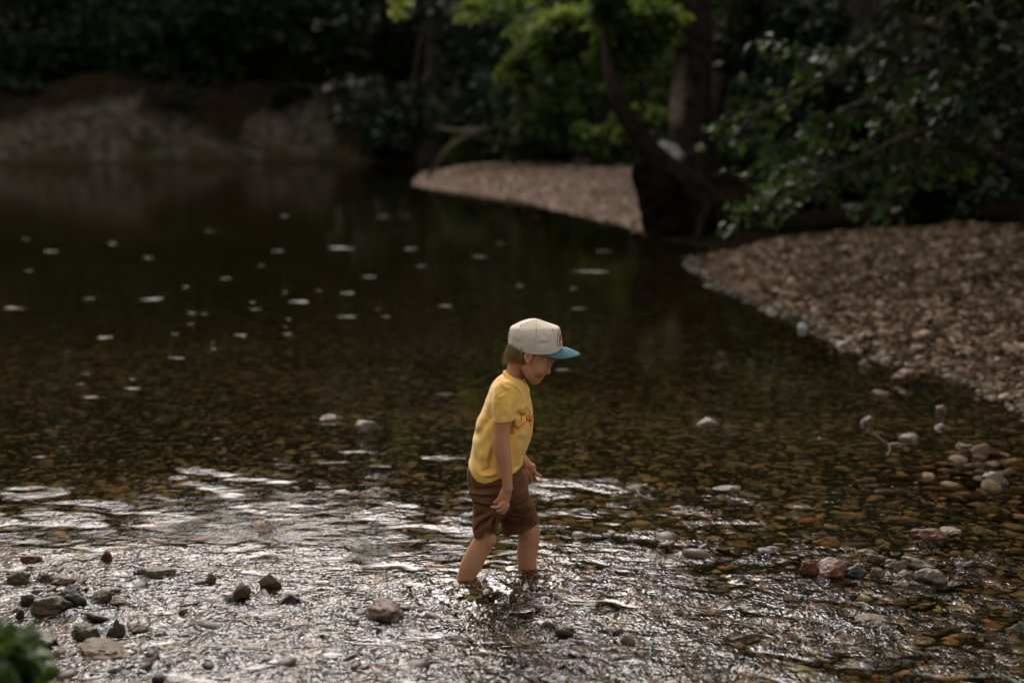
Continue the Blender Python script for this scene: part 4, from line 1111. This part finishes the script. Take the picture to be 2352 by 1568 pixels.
B.chain([pr(1213, 1382, .07, 12.5), pr(1232, 1384, .065, 12.5), pr(1256, 1390, .060, 9.5), pr(1268, 1393, .058, 6.5)], k=.010)
V, Q = B.mesh(2)
m_skin, nt, b = nmat('skin', .55, .35)
co = coords(nt)
n = noise_n(nt, co, 14, 4, .6)
nt.links.new(ramp(nt, n, [(.3, (.46, .215, .11)), (.7, (.60, .31, .175))]), b.inputs['Base Color'])
b.inputs['Subsurface Weight'].default_value = .12; b.inputs['Subsurface Radius'].default_value = (.9, .35, .2); b.inputs['Subsurface Scale'].default_value = .012
bump(nt, b, noise_n(nt, co, 500, 3, .6), .0004, .6)
body = mesh_np('body', V, Q, m_skin, boy)

# -- T-shirt
def interp_cut(pts, conv=None, y=0, below=True):
    W = np.array([P(*(conv(*p) if conv else p), y)[[0, 2]] for p in pts]); W = W[np.argsort(W[:, 0])]
    def f(x, yy, z):
        l = np.interp(x, W[:, 0], W[:, 1]); return (l - z) if below else (z - l)
    return f
lo = P(1060, 1125, 0) - [0, .19, .01]; hi = P(1240, 845, 0) + [0, .19, .01]
S = Vol(lo, hi, .0026)
S.loft(SH, k=.012, p=2.25)
S.ell(P(1163, 900, 0), (.052, .122, .048), 0, .02)
for s in (-1, 1):
    S.chain([pr(1163, 900, s * .090, 29), pr(1158, 928, s * .113, 27.5), pr(1157, 950, s * .124, 25), pr(1157.5, 972, s * .128, 24)], k=.012)
# collar band rises round the neck
for i in range(28):
    a0, a1 = [2 * math.pi * (i + d) / 28 for d in (0, 1)]
    def cp(a):
        t = (1 - math.cos(a)) / 2     # 0 front .. 1 back
        c = P(1211 + (1160 - 1211) * t, 896 + (856 - 896) * t, 0)
        return c + np.array([0, math.sin(a) * (.047 + .008 * math.sin(a) ** 2), .004 * math.sin(a) ** 2])
    S.cone(cp(a0), cp(a1), .0065, .0065, .010)
S.folds([((500, 590), (640, 650), -.0010, .006), ((540, 640), (655, 715), .002, .006), ((448, 900), (462, 990), -.0040, .009), ((470, 950), (385, 1090), -.0045, .011), ((385, 1090), (315, 1170), -.004, .010),
         ((690, 925), (765, 950), -.0060, .007), ((700, 885), (770, 860), .003, .009), ((630, 990), (700, 1090), -.0035, .010), ((775, 985), (812, 1050), -.0050, .007), ((700, 1100), (790, 1120), .002, .012),
         ((455, 1180), (425, 1340), .0040, .011), ((480, 1230), (455, 1420), -.0045, .009), ((330, 1300), (385, 1440), -.0042, .010), ((395, 1240), (380, 1330), .003, .010), ((395, 1455), (530, 1425), .0042, .007), ((380, 1420), (500, 1380), -.0030, .007),
         ((290, 1390), (345, 1480), -.0012, .006), ((745, 1270), (735, 1370), -.003, .007), ((700, 1380), (650, 1420), -.0040, .007), ((715, 1180), (700, 1290), .002, .012), ((350, 960), (330, 1100), .0025, .014),
         ((520, 760), (600, 730), .002, .008), ((530, 800), (515, 900), -.0018, .008), ((590, 880), (580, 940), -.002, .010), ((640, 800), (620, 930), .0020, .010), ((560, 1300), (540, 1420), -.003, .008), ((420, 1000), (440, 1150), .003, .010)],
        -.1, .02, c1, 2.1)
sl, x, y, z = S.sub(lo, hi)
S.F[sl] += (.0006 * np.sin(x * 60 + z * 90 + 2.5 * np.sin(z * 22 + y * 18)) * np.sin(y * 40 + 3 * np.sin(x * 30 + z * 14))).astype(np.float32)
hem = interp_cut([(1050, 1045), (1071, 1064), (1077, 1081), (1084, 1094), (1096, 1104), (1112, 1107.5), (1128, 1103), (1147, 1094.5), (1165, 1091), (1180, 1087), (1199, 1078.5), (1230, 1074)], y=-.09)
S.F[sl] = np.maximum(S.F[sl], hem(x, y, z) + 0 * y)
# hollow the sleeves and the hem so the cloth has an edge, open the neck
S.loft([(t[0], t[1], t[2], t[3], t[4]) for t in SH[8:]] , shrink=.006, k=.002, op='cut', cut=lambda x, y, z: z - P(1140, 1091, 0)[2] + 0 * y + 0 * x)
for s in (-1, 1):
    a, b_ = P(1157, 950, s * .124), P(1157.5, 990, s * .130)
    S.cone(a, b_, 20.5 * PXM, 22 * PXM, .002, 'cut')
    c0 = P(1157.5, 966, s * .128); nrm = np.array([.10, 0, -1.0]); nrm /= np.linalg.norm(nrm)
    sl2, X_, Y_, Z_ = S.sub(c0 - [.05, .05, .05], c0 + [.05, .05, .04])
    pl = (X_ - c0[0]) * nrm[0] + (Z_ - c0[2]) * nrm[2]
    inarm = np.sqrt((X_ - c0[0]) ** 2 + (Y_ - c0[1]) ** 2) - 26.5 * PXM
    outy = (np.abs(Y_) - .100) * -1
    S.F[sl2] = np.maximum(S.F[sl2], -np.maximum(np.maximum(-pl, inarm), outy))
nk0, nk1 = P(1179, 868, 0), P(1196, 835, 0)
S.cone(P(1183, 892, 0), P(1190, 840, 0), .0385, .046, .003, 'cut')
V, Q = S.mesh(1)
def cloth_mat(name, ca, cb, sc, bd, rough=.85, sheen=.3, fine=900):
    m, nt, b = nmat(name, rough, .15)
    co = coords(nt)
    nt.links.new(ramp(nt, noise_n(nt, co, sc, 4, .6), [(.3, ca), (.7, cb)]), b.inputs['Base Color'])
    b.inputs['Sheen Weight'].default_value = sheen
    bump(nt, b, noise_n(nt, co, fine, 2, .5), bd * .25, .5, bump(nt, None, noise_n(nt, co, 26, 3, .55), bd * 4, .5))
    return m
m_shirt = cloth_mat('yellow_jersey', (.86, .50, .105), (.94, .61, .165), 12, .0012)
shirt = mesh_np('t_shirt', V, Q, m_shirt, boy)

def bvh_of(o):
    me = o.data
    off = Vector((0, 0, 0)); q = o
    while q is not None: off += q.location; q = q.parent
    return BVHTree.FromPolygons([v.co + off for v in me.vertices], [list(p.vertices) for p in me.polygons])
def cast(bv, u, v, out=.001):
    o = Vector((0, CAM_Y, CAM_Z)); d = Vector(pray(u, v)).normalized()
    h = bv.ray_cast(o, d)
    if h[0] is None: h = bv.find_nearest(Vector(P(u, v, -.03)))
    return np.array(h[0] + h[1] * out)
def stroke(bv, pts, r, n=24, out=.0004, closed=False):
    w = spline([cast(bv, *p) for p in pts], n)
    w = np.array([np.array((lambda h: h[0] + h[1] * out)(bv.find_nearest(Vector(q)))) for q in w])
    return (w, np.full(n, r))
m_orange = simple('orange_thread', (.70, .13, .03), (.85, .22, .06), 300, .8)
m_seam = simple('seam_thread', (.55, .25, .04), (.70, .36, .07), 300, .8)
bs_ = bvh_of(shirt)
cl = lambda u, v: (1171.4 + u * .05127, 918.7 + v * .05127)          # lettering close-up -> photo px
letters = [[(230, 1070), (235, 1140), (280, 1200), (360, 1225), (450, 1190), (560, 1080), (650, 1010), (720, 930), (735, 860), (730, 780), (790, 710), (860, 670)],
           [(495, 650), (495, 740), (510, 830), (530, 920)], [(560, 640), (620, 600), (690, 480), (725, 380), (738, 290)],
           [(738, 290), (800, 370), (900, 540), (960, 700)], [(800, 430), (850, 560), (875, 680)],
           [(740, 850), (860, 860), (900, 800), (870, 690), (890, 780), (900, 860)], [(900, 860), (885, 950), (875, 1050), (910, 1170), (960, 1100), (1050, 1010)],
           [(1010, 640), (990, 720), (965, 800), (930, 930)], [(940, 570), (945, 680), (955, 780)]]
V, F = tube([stroke(bs_, [cl(*p) for p in L_], .0021 if i not in (3, 4, 8) else .0009, 26) for i, L_ in enumerate(letters)], 6)
mesh_np('lettering', V, F, m_orange, shirt)
seams = [[(490, 790), (540, 745), (600, 712), (655, 697), (690, 700)], [(690, 700), (720, 740), (738, 790), (735, 840), (700, 885)], [(515, 610), (560, 640), (620, 665), (690, 700)]]
for L_ in seams:
    V, F = tube([stroke(bs_, [c1(*p) for p in L_], .0010, 30)], 5); mesh_np('seam', V, F, m_seam, shirt)

# -- shorts
lo = P(1055, 1262, 0) - [0, .19, .01]; hi = P(1262, 1065, 0) + [0, .19, .01]
H = Vol(lo, hi, .0026)
PEL = [(1064, 1078, 1194, 0, .108), (1078, 1073, 1199.5, 0, .112), (1100, 1073, 1205, 0, .116), (1120, 1076, 1207, 0, .114), (1138, 1081, 1202, 0, .108), (1152, 1087, 1192, 0, .094), (1166, 1096, 1176, -.008, .074), (1180, 1112, 1158, -.012, .04)]
NL = [(1125, 1078, 1166, -.060, .058), (1152, 1086, 1168, -.062, .060), (1175, 1086, 1160, -.064, .061), (1194, 1085.5, 1150, -.066, .060), (1215, 1086, 1143, -.068, .059), (1232, 1088, 1142, -.069, .058), (1246, 1089, 1142, -.069, .058)]
FL = [(1092, 1100, 1202, .0, .108), (1110, 1106, 1207, .004, .108), (1132, 1114, 1214, .012, .104), (1152, 1126, 1224, .026, .093), (1175, 1139, 1232, .046, .078), (1195, 1147, 1238.5, .060, .066), (1210, 1151, 1241, .060, .066), (1230, 1156, 1243, .060, .066), (1246, 1160, 1243, .060, .066)]
H.loft(PEL, k=.014, p=2.2); 
H.loft(NL, k=.016, p=2.2); H.loft(FL, k=.034, p=2.2)
for (q, r) in (((1128, 1208), 6.5), ((1139, 1226), 6.5), ((1112, 1218), 6), ((1150, 1190), 6)):      # cloth drawn up to the pinching fingers
    H.cone(P(1137, 1168, -.134), P(*q, -.122), 3.5 * PXM, r * PXM, .012)
H.cone(P(1134, 1163, -.136), P(1137, 1172, -.132), .006, .009, .006)
H.folds([((335, 465), (520, 470), -.0030, .006), ((345, 510), (525, 530), .0030, .005), ((350, 545), (520, 560), -.0050, .006), ((520, 590), (370, 700), .0035, .007), ((370, 700), (330, 800), .003, .008), ((500, 640), (350, 780), -.0050, .008),
         ((530, 620), (440, 790), .0040, .007), ((545, 640), (500, 760), -.0040, .006), ((560, 640), (575, 780), .0030, .006), ((590, 620), (560, 800), -.0035, .006), ((290, 290), (335, 520), -.0030, .005), ((300, 300), (345, 520), .0020, .005),
         ((360, 410), (570, 375), -.0035, .007), ((380, 440), (560, 430), .003, .006), ((690, 590), (870, 545), -.0030, .007), ((680, 640), (820, 700), -.0025, .010), ((690, 720), (800, 730), -.0035, .007), ((800, 740), (900, 700), .0025, .009), ((660, 480), (850, 450), .002, .010),
         ((700, 290), (780, 330), -.0030, .008), ((710, 340), (770, 300), .003, .007), ((840, 640), (900, 600), .0025, .010), ((420, 620), (345, 680), -.0035, .006), ((460, 740), (410, 800), -.003, .006)],
        -.09, .05, c2, 2.1)
sl, x, y, z = H.sub(lo, hi)
H.F[sl] += (.0008 * np.sin(x * 75 + z * 50 + 3 * np.sin(z * 30 + y * 25)) * np.sin(y * 45 + z * 40 + 2 * np.sin(x * 40))).astype(np.float32)
hn = interp_cut([(1070, 1242), (1088, 1239), (1098, 1234), (1108, 1231), (1112, 1222), (1118, 1213), (1127, 1207.5), (1133, 1212), (1137, 1222), (1141, 1228), (1155, 1230)], y=-.10)
hf = interp_cut([(1130, 1215), (1146, 1224), (1162, 1232), (1178, 1225), (1194, 1219), (1220, 1211), (1241, 1203), (1255, 1200)], y=.02)
side = sstep(-.012, .000, y)
H.F[sl] = np.maximum(H.F[sl], hn(x, y, z) * (1 - side) + hf(x, y, z) * side)
zt = P(1140, 1195, 0)[2]
H.loft(NL[2:], shrink=.005, k=.002, op='cut', p=2.2, cut=lambda x, y, z: z - zt + 0 * x + 0 * y)
H.loft(FL[4:], shrink=.005, k=.002, op='cut', p=2.2, cut=lambda x, y, z: z - zt + 0 * x + 0 * y)
V, Q = H.mesh(1)
m_short = cloth_mat('brown_cotton', (.105, .042, .016), (.165, .072, .031), 16, .0016, sheen=.05)
shorts = mesh_np('shorts', V, Q, m_short, boy)
bh_ = bvh_of(shorts)
hs = [[(1155, 1219), (1165, 1223), (1178, 1217), (1194, 1211), (1220, 1203), (1239, 1195)], [c2(300, 300), c2(315, 400), c2(340, 520)]]
m_dth = simple('dark_thread', (.05, .02, .01), (.08, .035, .018), 200, .9)
for L_ in hs:
    V, F = tube([stroke(bh_, L_, .0008, 30)], 5); mesh_np('seam', V, F, m_dth, shorts)

# -- cap
lo = P(1155, 825, 0) - [0, .10, .01]; hi = P(1305, 722, 0) + [0, .10, .01]
K = Vol(lo, hi, .0022)
CR = [(816, 1173, 1290, 0, .080), (800, 1169, 1291.5, 0, .081), (787, 1167.5, 1291.5, 0, .082), (770, 1168.5, 1289.3, 0, .081), (758, 1170.5, 1287, 0, .075), (750, 1174, 1283, 0, .066), (743.5, 1186, 1265, 0, .052), (738, 1197, 1250, 0, .037), (733, 1212, 1238, 0, .018), (731.6, 1219, 1233, 0, .008)]
K.loft(CR, k=.004, p=2.15)
K.folds([((560, 520), (640, 560), -.002, .007), ((480, 420), (560, 500), .0022, .008), ((930, 560), (1090, 540), -.0035, .007), ((950, 500), (1100, 480), .0025, .008), ((960, 330), (1060, 500), -.0024, .007), ((1090, 380), (1140, 420), .002, .007), ((620, 420), (640, 520), -.0020, .009), ((730, 210), (640, 430), -.0008, .003), ((900, 140), (910, 690), -.0006, .002)], -.08, .0, c7, 1.0)
rimf = interp_cut([(1160, 790), (1169, 796.5), (1180, 801.5), (1192, 805), (1209, 808.5), (1230, 811.5), (1248, 812), (1262, 812), (1276, 809.5), (1292, 803.5), (1300, 799)], y=-.05)
sl, x, y, z = K.sub(lo, hi)
K.F[sl] = np.maximum(K.F[sl], rimf(x, y, z) + 0 * y)
K.loft(CR[:5], shrink=.0045, k=.002, p=2.15, op='cut', cut=lambda x, y, z: z - P(1230, 790, 0)[2] + 0 * x + 0 * y)
V, Q = K.mesh(2)
m_canvas = cloth_mat('cream_canvas', (.66, .58, .47), (.76, .68, .57), 10, .0010, sheen=.1)
cap = mesh_np('cap', V, Q, m_canvas, boy)
cap['label'] = 'cream baseball cap crown with dark eyelets and a round emblem'
bk = bvh_of(cap)
m_teal = simple('teal_canvas', (.045, .13, .15), (.068, .175, .195), 20, .8, .0005, 600)
m_navy = simple('navy_thread', (.018, .012, .03), (.04, .028, .06), 200, .8)
# peak
rows, cols = 14, 33
Vp = []
for i in range(rows + 1):
    s = i / rows
    for j in range(cols):
        f = -1.28 + 2.56 * j / (cols - 1)
        A = P(1230 + 60 * math.cos(f), 0, 0); ax_ = P(1231 + 59.5 * math.cos(f), 806, 0)[0]; ay = .0795 * math.sin(f)
        W = np.interp(ax_, [P(u, 0, 0)[0] * 1.0 for u in (1240, 1262, 1276, 1292)], [P(0, v_, 0)[2] for v_ in (811, 809, 806, 799.5)])
        ox = P(1247 + 85 * math.cos(f) ** .8 if math.cos(f) > 0 else 1247, 812, 0)[0]; oy = .090 * math.sin(f) * (1.0 if True else 1)
        oz = P(0, 812.5, 0)[2] - .004 * abs(math.sin(f)) ** 2
        xx = ax_ + (ox - ax_) * s; yy = ay + (oy - ay) * s; zz = W + .001 + (oz - W - .001) * s + .005 * math.sin(math.pi * s) * math.cos(f)
        Vp.append((xx, yy, zz))
V = np.array(Vp); F = grid_faces(cols, rows + 1)
peak = mesh_np('peak', V, F, m_teal, cap)
md = peak.modifiers.new('solid', 'SOLIDIFY'); md.thickness = .0032; md.offset = 0
# stitched rows on the peak
# button and eyelets
V0, F0 = ico(3)
bc = P(1234.8, 732.6, 0)
mesh_np('button', V0 * [.0056, .0056, .0026] + bc, F0, m_teal, cap)
for (u, v, rr) in ((1196, 747.3, .0027), (1231.6, 758.2, .0029), (1269, 757.2, .0026)):
    for sgn in (1, -1):
        c = cast(bk, u, v, 0); c[1] *= sgn
        h = bk.find_nearest(Vector(c)); nrm = h[1]; rot = nrm.to_track_quat('Z', 'Y')
        W = np.array([list(rot @ Vector((q[0] * rr, q[1] * rr, q[2] * .0009)) + h[0]) for q in V0])
        mesh_np('eyelet', W, F0, m_navy, cap)
# panel seams
m_cth = simple('cream_thread', (.40, .34, .27), (.50, .43, .35), 200, .9)
for L_ in ([(1232, 735), (1231.5, 758), (1231, 790), (1231, 809)], [(1231, 735), (1205, 745), (1183, 770), (1174, 796)], [(1238, 735), (1262, 748), (1275, 775), (1281, 800)]):
    V, F = tube([stroke(bk, L_, .0005, 24)], 5); mesh_np('seam', V, F, m_cth, cap)
V, F = tube([stroke(bk, [(1171, 793.5), (1192, 800.5), (1209, 804.3), (1230, 807), (1248, 807.6), (1262, 805.5), (1276, 802), (1289, 796)], .0005, 40)], 5)
mesh_np('rim_seam', V, F, simple('rim_thread', (.42, .36, .28), (.50, .43, .34), 200, .9), cap)
# emblem: ring, red and yellow patch, lettering
ce_ = lambda u, v: (1263.3 + u * .03296, 752.2 + v * .03296)
def both(pth): 
    w, r = pth; w2 = w.copy(); w2[:, 1] *= -1; return [(w, r), (w2, r)]
ringp = stroke(bk, [ce_(*p) for p in [(690, 135), (600, 220), (535, 370), (503, 560), (495, 750), (510, 930)]], .0008, 26)
m_mar = simple('maroon_thread', (.05, .02, .03), (.08, .03, .045), 200, .8)
for q_ in both(ringp):
    V, F = tube([q_], 5); mesh_np('emblem_ring', V, F, m_mar, cap)
cw = [[(640, 1080), (640, 960), (580, 890), (530, 960), (508, 1080), (520, 1240), (575, 1330), (640, 1250), (665, 1170)], [(695, 1040), (660, 1090), (660, 1200), (700, 1210), (715, 1060), (715, 1250)], [(765, 1000), (768, 1120), (768, 1240)], [(768, 1060), (790, 1010)]]
sm = [[(565, 430), (600, 520), (625, 600)], [(560, 540), (640, 490)], [(600, 520), (620, 480)], [(625, 290), (655, 340), (680, 390)], [(640, 330), (690, 330)]]
V, F = tube([stroke(bk, [ce_(*p) for p in L_], .0009, 20) for L_ in cw] + [stroke(bk, [ce_(*p) for p in L_], .0005, 10) for L_ in sm], 5)
mesh_np('lettering', V, F, m_navy, cap)
def patch(name, L_, R_, mat, out):
    n = 14; l = spline([(*ce_(*p), 0) for p in L_], n); r = spline([(*ce_(*p), 0) for p in R_], n)
    for sgn in (1, -1):
        V = []
        for i in range(n):
            for t in np.linspace(0, 1, 6):
                q = l[i] * (1 - t) + r[i] * t; c = cast(bk, q[0], q[1], 0); h = bk.find_nearest(Vector((c[0], c[1] * sgn, c[2]))); V.append(np.array(h[0] + h[1] * out))
        o = mesh_np(name, np.array(V), grid_faces(6, n), mat, cap); m = o.modifiers.new('solid', 'SOLIDIFY'); m.thickness = .0006
patch('emblem_patch', [(722, 430), (665, 560), (640, 720), (645, 860), (670, 950)], [(745, 430), (755, 560), (765, 700), (755, 840), (740, 910)], simple('red_thread', (.32, .008, .008), (.42, .015, .012), 200, .8), .0007)
patch('emblem_patch', [(752, 560), (735, 660), (720, 780), (730, 900)], [(762, 560), (785, 660), (795, 780), (800, 880)], simple('yellow_thread', (.60, .28, .03), (.75, .38, .05), 200, .8), .0013)

# -- hair
def hair_mat():
    m, nt, b = nmat('hair', .5, .4)
    at = nt.nodes.new('ShaderNodeAttribute'); at.attribute_name = 'tone'
    nt.links.new(ramp(nt, at.outputs['Fac'], [(0, (.16, .10, .05)), (.5, (.34, .235, .125)), (1, (.60, .47, .29))]), b.inputs['Base Color'])
    return m
rngh = random.Random(8)
bb_ = bvh_of(body)
strands, tones = [], []
def strand(root, tip, lift, r0=.0009, n=7, hug=True, curve=0.0):
    a, b2 = np.array(root), np.array(tip); pts = []
    for i in range(n):
        t = i / (n - 1); q = a * (1 - t) + b2 * t; q[2] += curve * math.sin(math.pi * t)
        if hug:
            h = bb_.find_nearest(Vector(q)); o = np.array(h[0]); nn = np.array(h[1])
            d = (q - o) @ nn
            if d < lift: q = q + nn * (lift - d)
        pts.append(q)
    strands.append((np.array(pts), np.linspace(r0, r0 * .25, n))); tones.append(min(1, max(0, rngh.gauss(.5, .25))))
for sgn in (-1, 1):
    k_n = 1500 if sgn < 0 else 900
    for i in range(k_n):                                      # back and side hair below the rim
        t = rngh.random() ** .85
        u0 = 1171 + 40 * t; v0 = 789 + 14 * t + rngh.uniform(-4, 3)
        yy = sgn * (.022 + .052 * math.sqrt(min(1, t * 1.4))) * rngh.uniform(.35, 1.0)
        L = (1 - t) * rngh.uniform(26, 50) + t * rngh.uniform(12, 34)
        du = -(1 - t) ** 1.3 * rngh.uniform(4, 22) + rngh.uniform(-2, 2) - t * 4
        strand(P(u0, v0, yy), P(u0 + du, v0 + L, yy * rngh.uniform(.82, 1.02)), .0015 + .007 * rngh.random() * (1 - .6 * t), curve=.004)
    for i in range(260):                                      # temple, in front of the ear
        t = rngh.random(); u0 = 1219 + 28 * t; v0 = 806 + 3 * t
        strand(P(u0, v0, sgn * .068), P(u0 + rngh.uniform(-1, 4), v0 + rngh.uniform(3, 11) * (1 - .55 * t), sgn * .066), .001 + .0025 * rngh.random(), .0006)
for i in range(60):                                           # lock through the back of the cap
    a = rngh.uniform(-.02, .02)
    strand(P(1172, rngh.uniform(756, 772), a), P(1172 - rngh.uniform(2, 8), rngh.uniform(762, 784), a + rngh.uniform(-.005, .005)), 0, .0007, hug=False)
for i in range(90):                                           # eyebrow and lashes
    s = -1 if i % 2 else 1; t = rngh.random()
    p0 = P(1269 - 12 * t, 825.5 + rngh.uniform(-1, 1.3), s * (.012 + .034 * t)); p0 = np.array(bb_.find_nearest(Vector(p0))[0])
    strand(p0, p0 + np.array([-.004, s * .004, rngh.uniform(-.001, .001)]), .0008, .0004, 4)
for i in range(20):
    s = -1 if i % 2 else 1; t = rngh.random()
    p0 = P(1263.5 - 4 * t, 841.5, s * (.018 + .018 * t)); p0 = np.array(bb_.find_nearest(Vector(p0))[0])
    strand(p0, p0 + np.array([.003, s * .001, -.003]), .0003, .0003, 4)
V, F = tube(strands, 3)
per = [len(s_[0]) * 3 + 2 for s_ in strands]
hair = mesh_np('hair', V, F, hair_mat(), boy, attrs={'tone': ('POINT', np.repeat(tones, per))})
# under-layer so the scalp never shows between strands
Uh = Vol(P(1150, 850, 0) - [0, .1, 0], P(1260, 725, 0) + [0, .1, 0], .0028)
Uh.ell(P(1222, 796, 0), (.087, .0735, .086), 0, .004)
Uh.chain([pr(1190, 810, 0, 27), pr(1180, 830, 0, 21)], k=.02)
sl, x, y, z = Uh.sub(Uh.lo, Uh.lo + 1)
hl = interp_cut([(1140, 822), (1165, 824), (1180, 829), (1196, 829), (1203, 822), (1206, 812), (1222, 811), (1226, 818), (1235, 815), (1245, 811), (1252, 806), (1262, 800), (1290, 790)], y=-.06)
Uh.F[sl] = np.maximum(Uh.F[sl], hl(x, y, z) + 0 * y)
V, Q = Uh.mesh(3)
mesh_np('hair_base', V, Q, simple('hair_dark', (.09, .055, .027), (.15, .095, .05), 90, .7, .002, 200), hair)
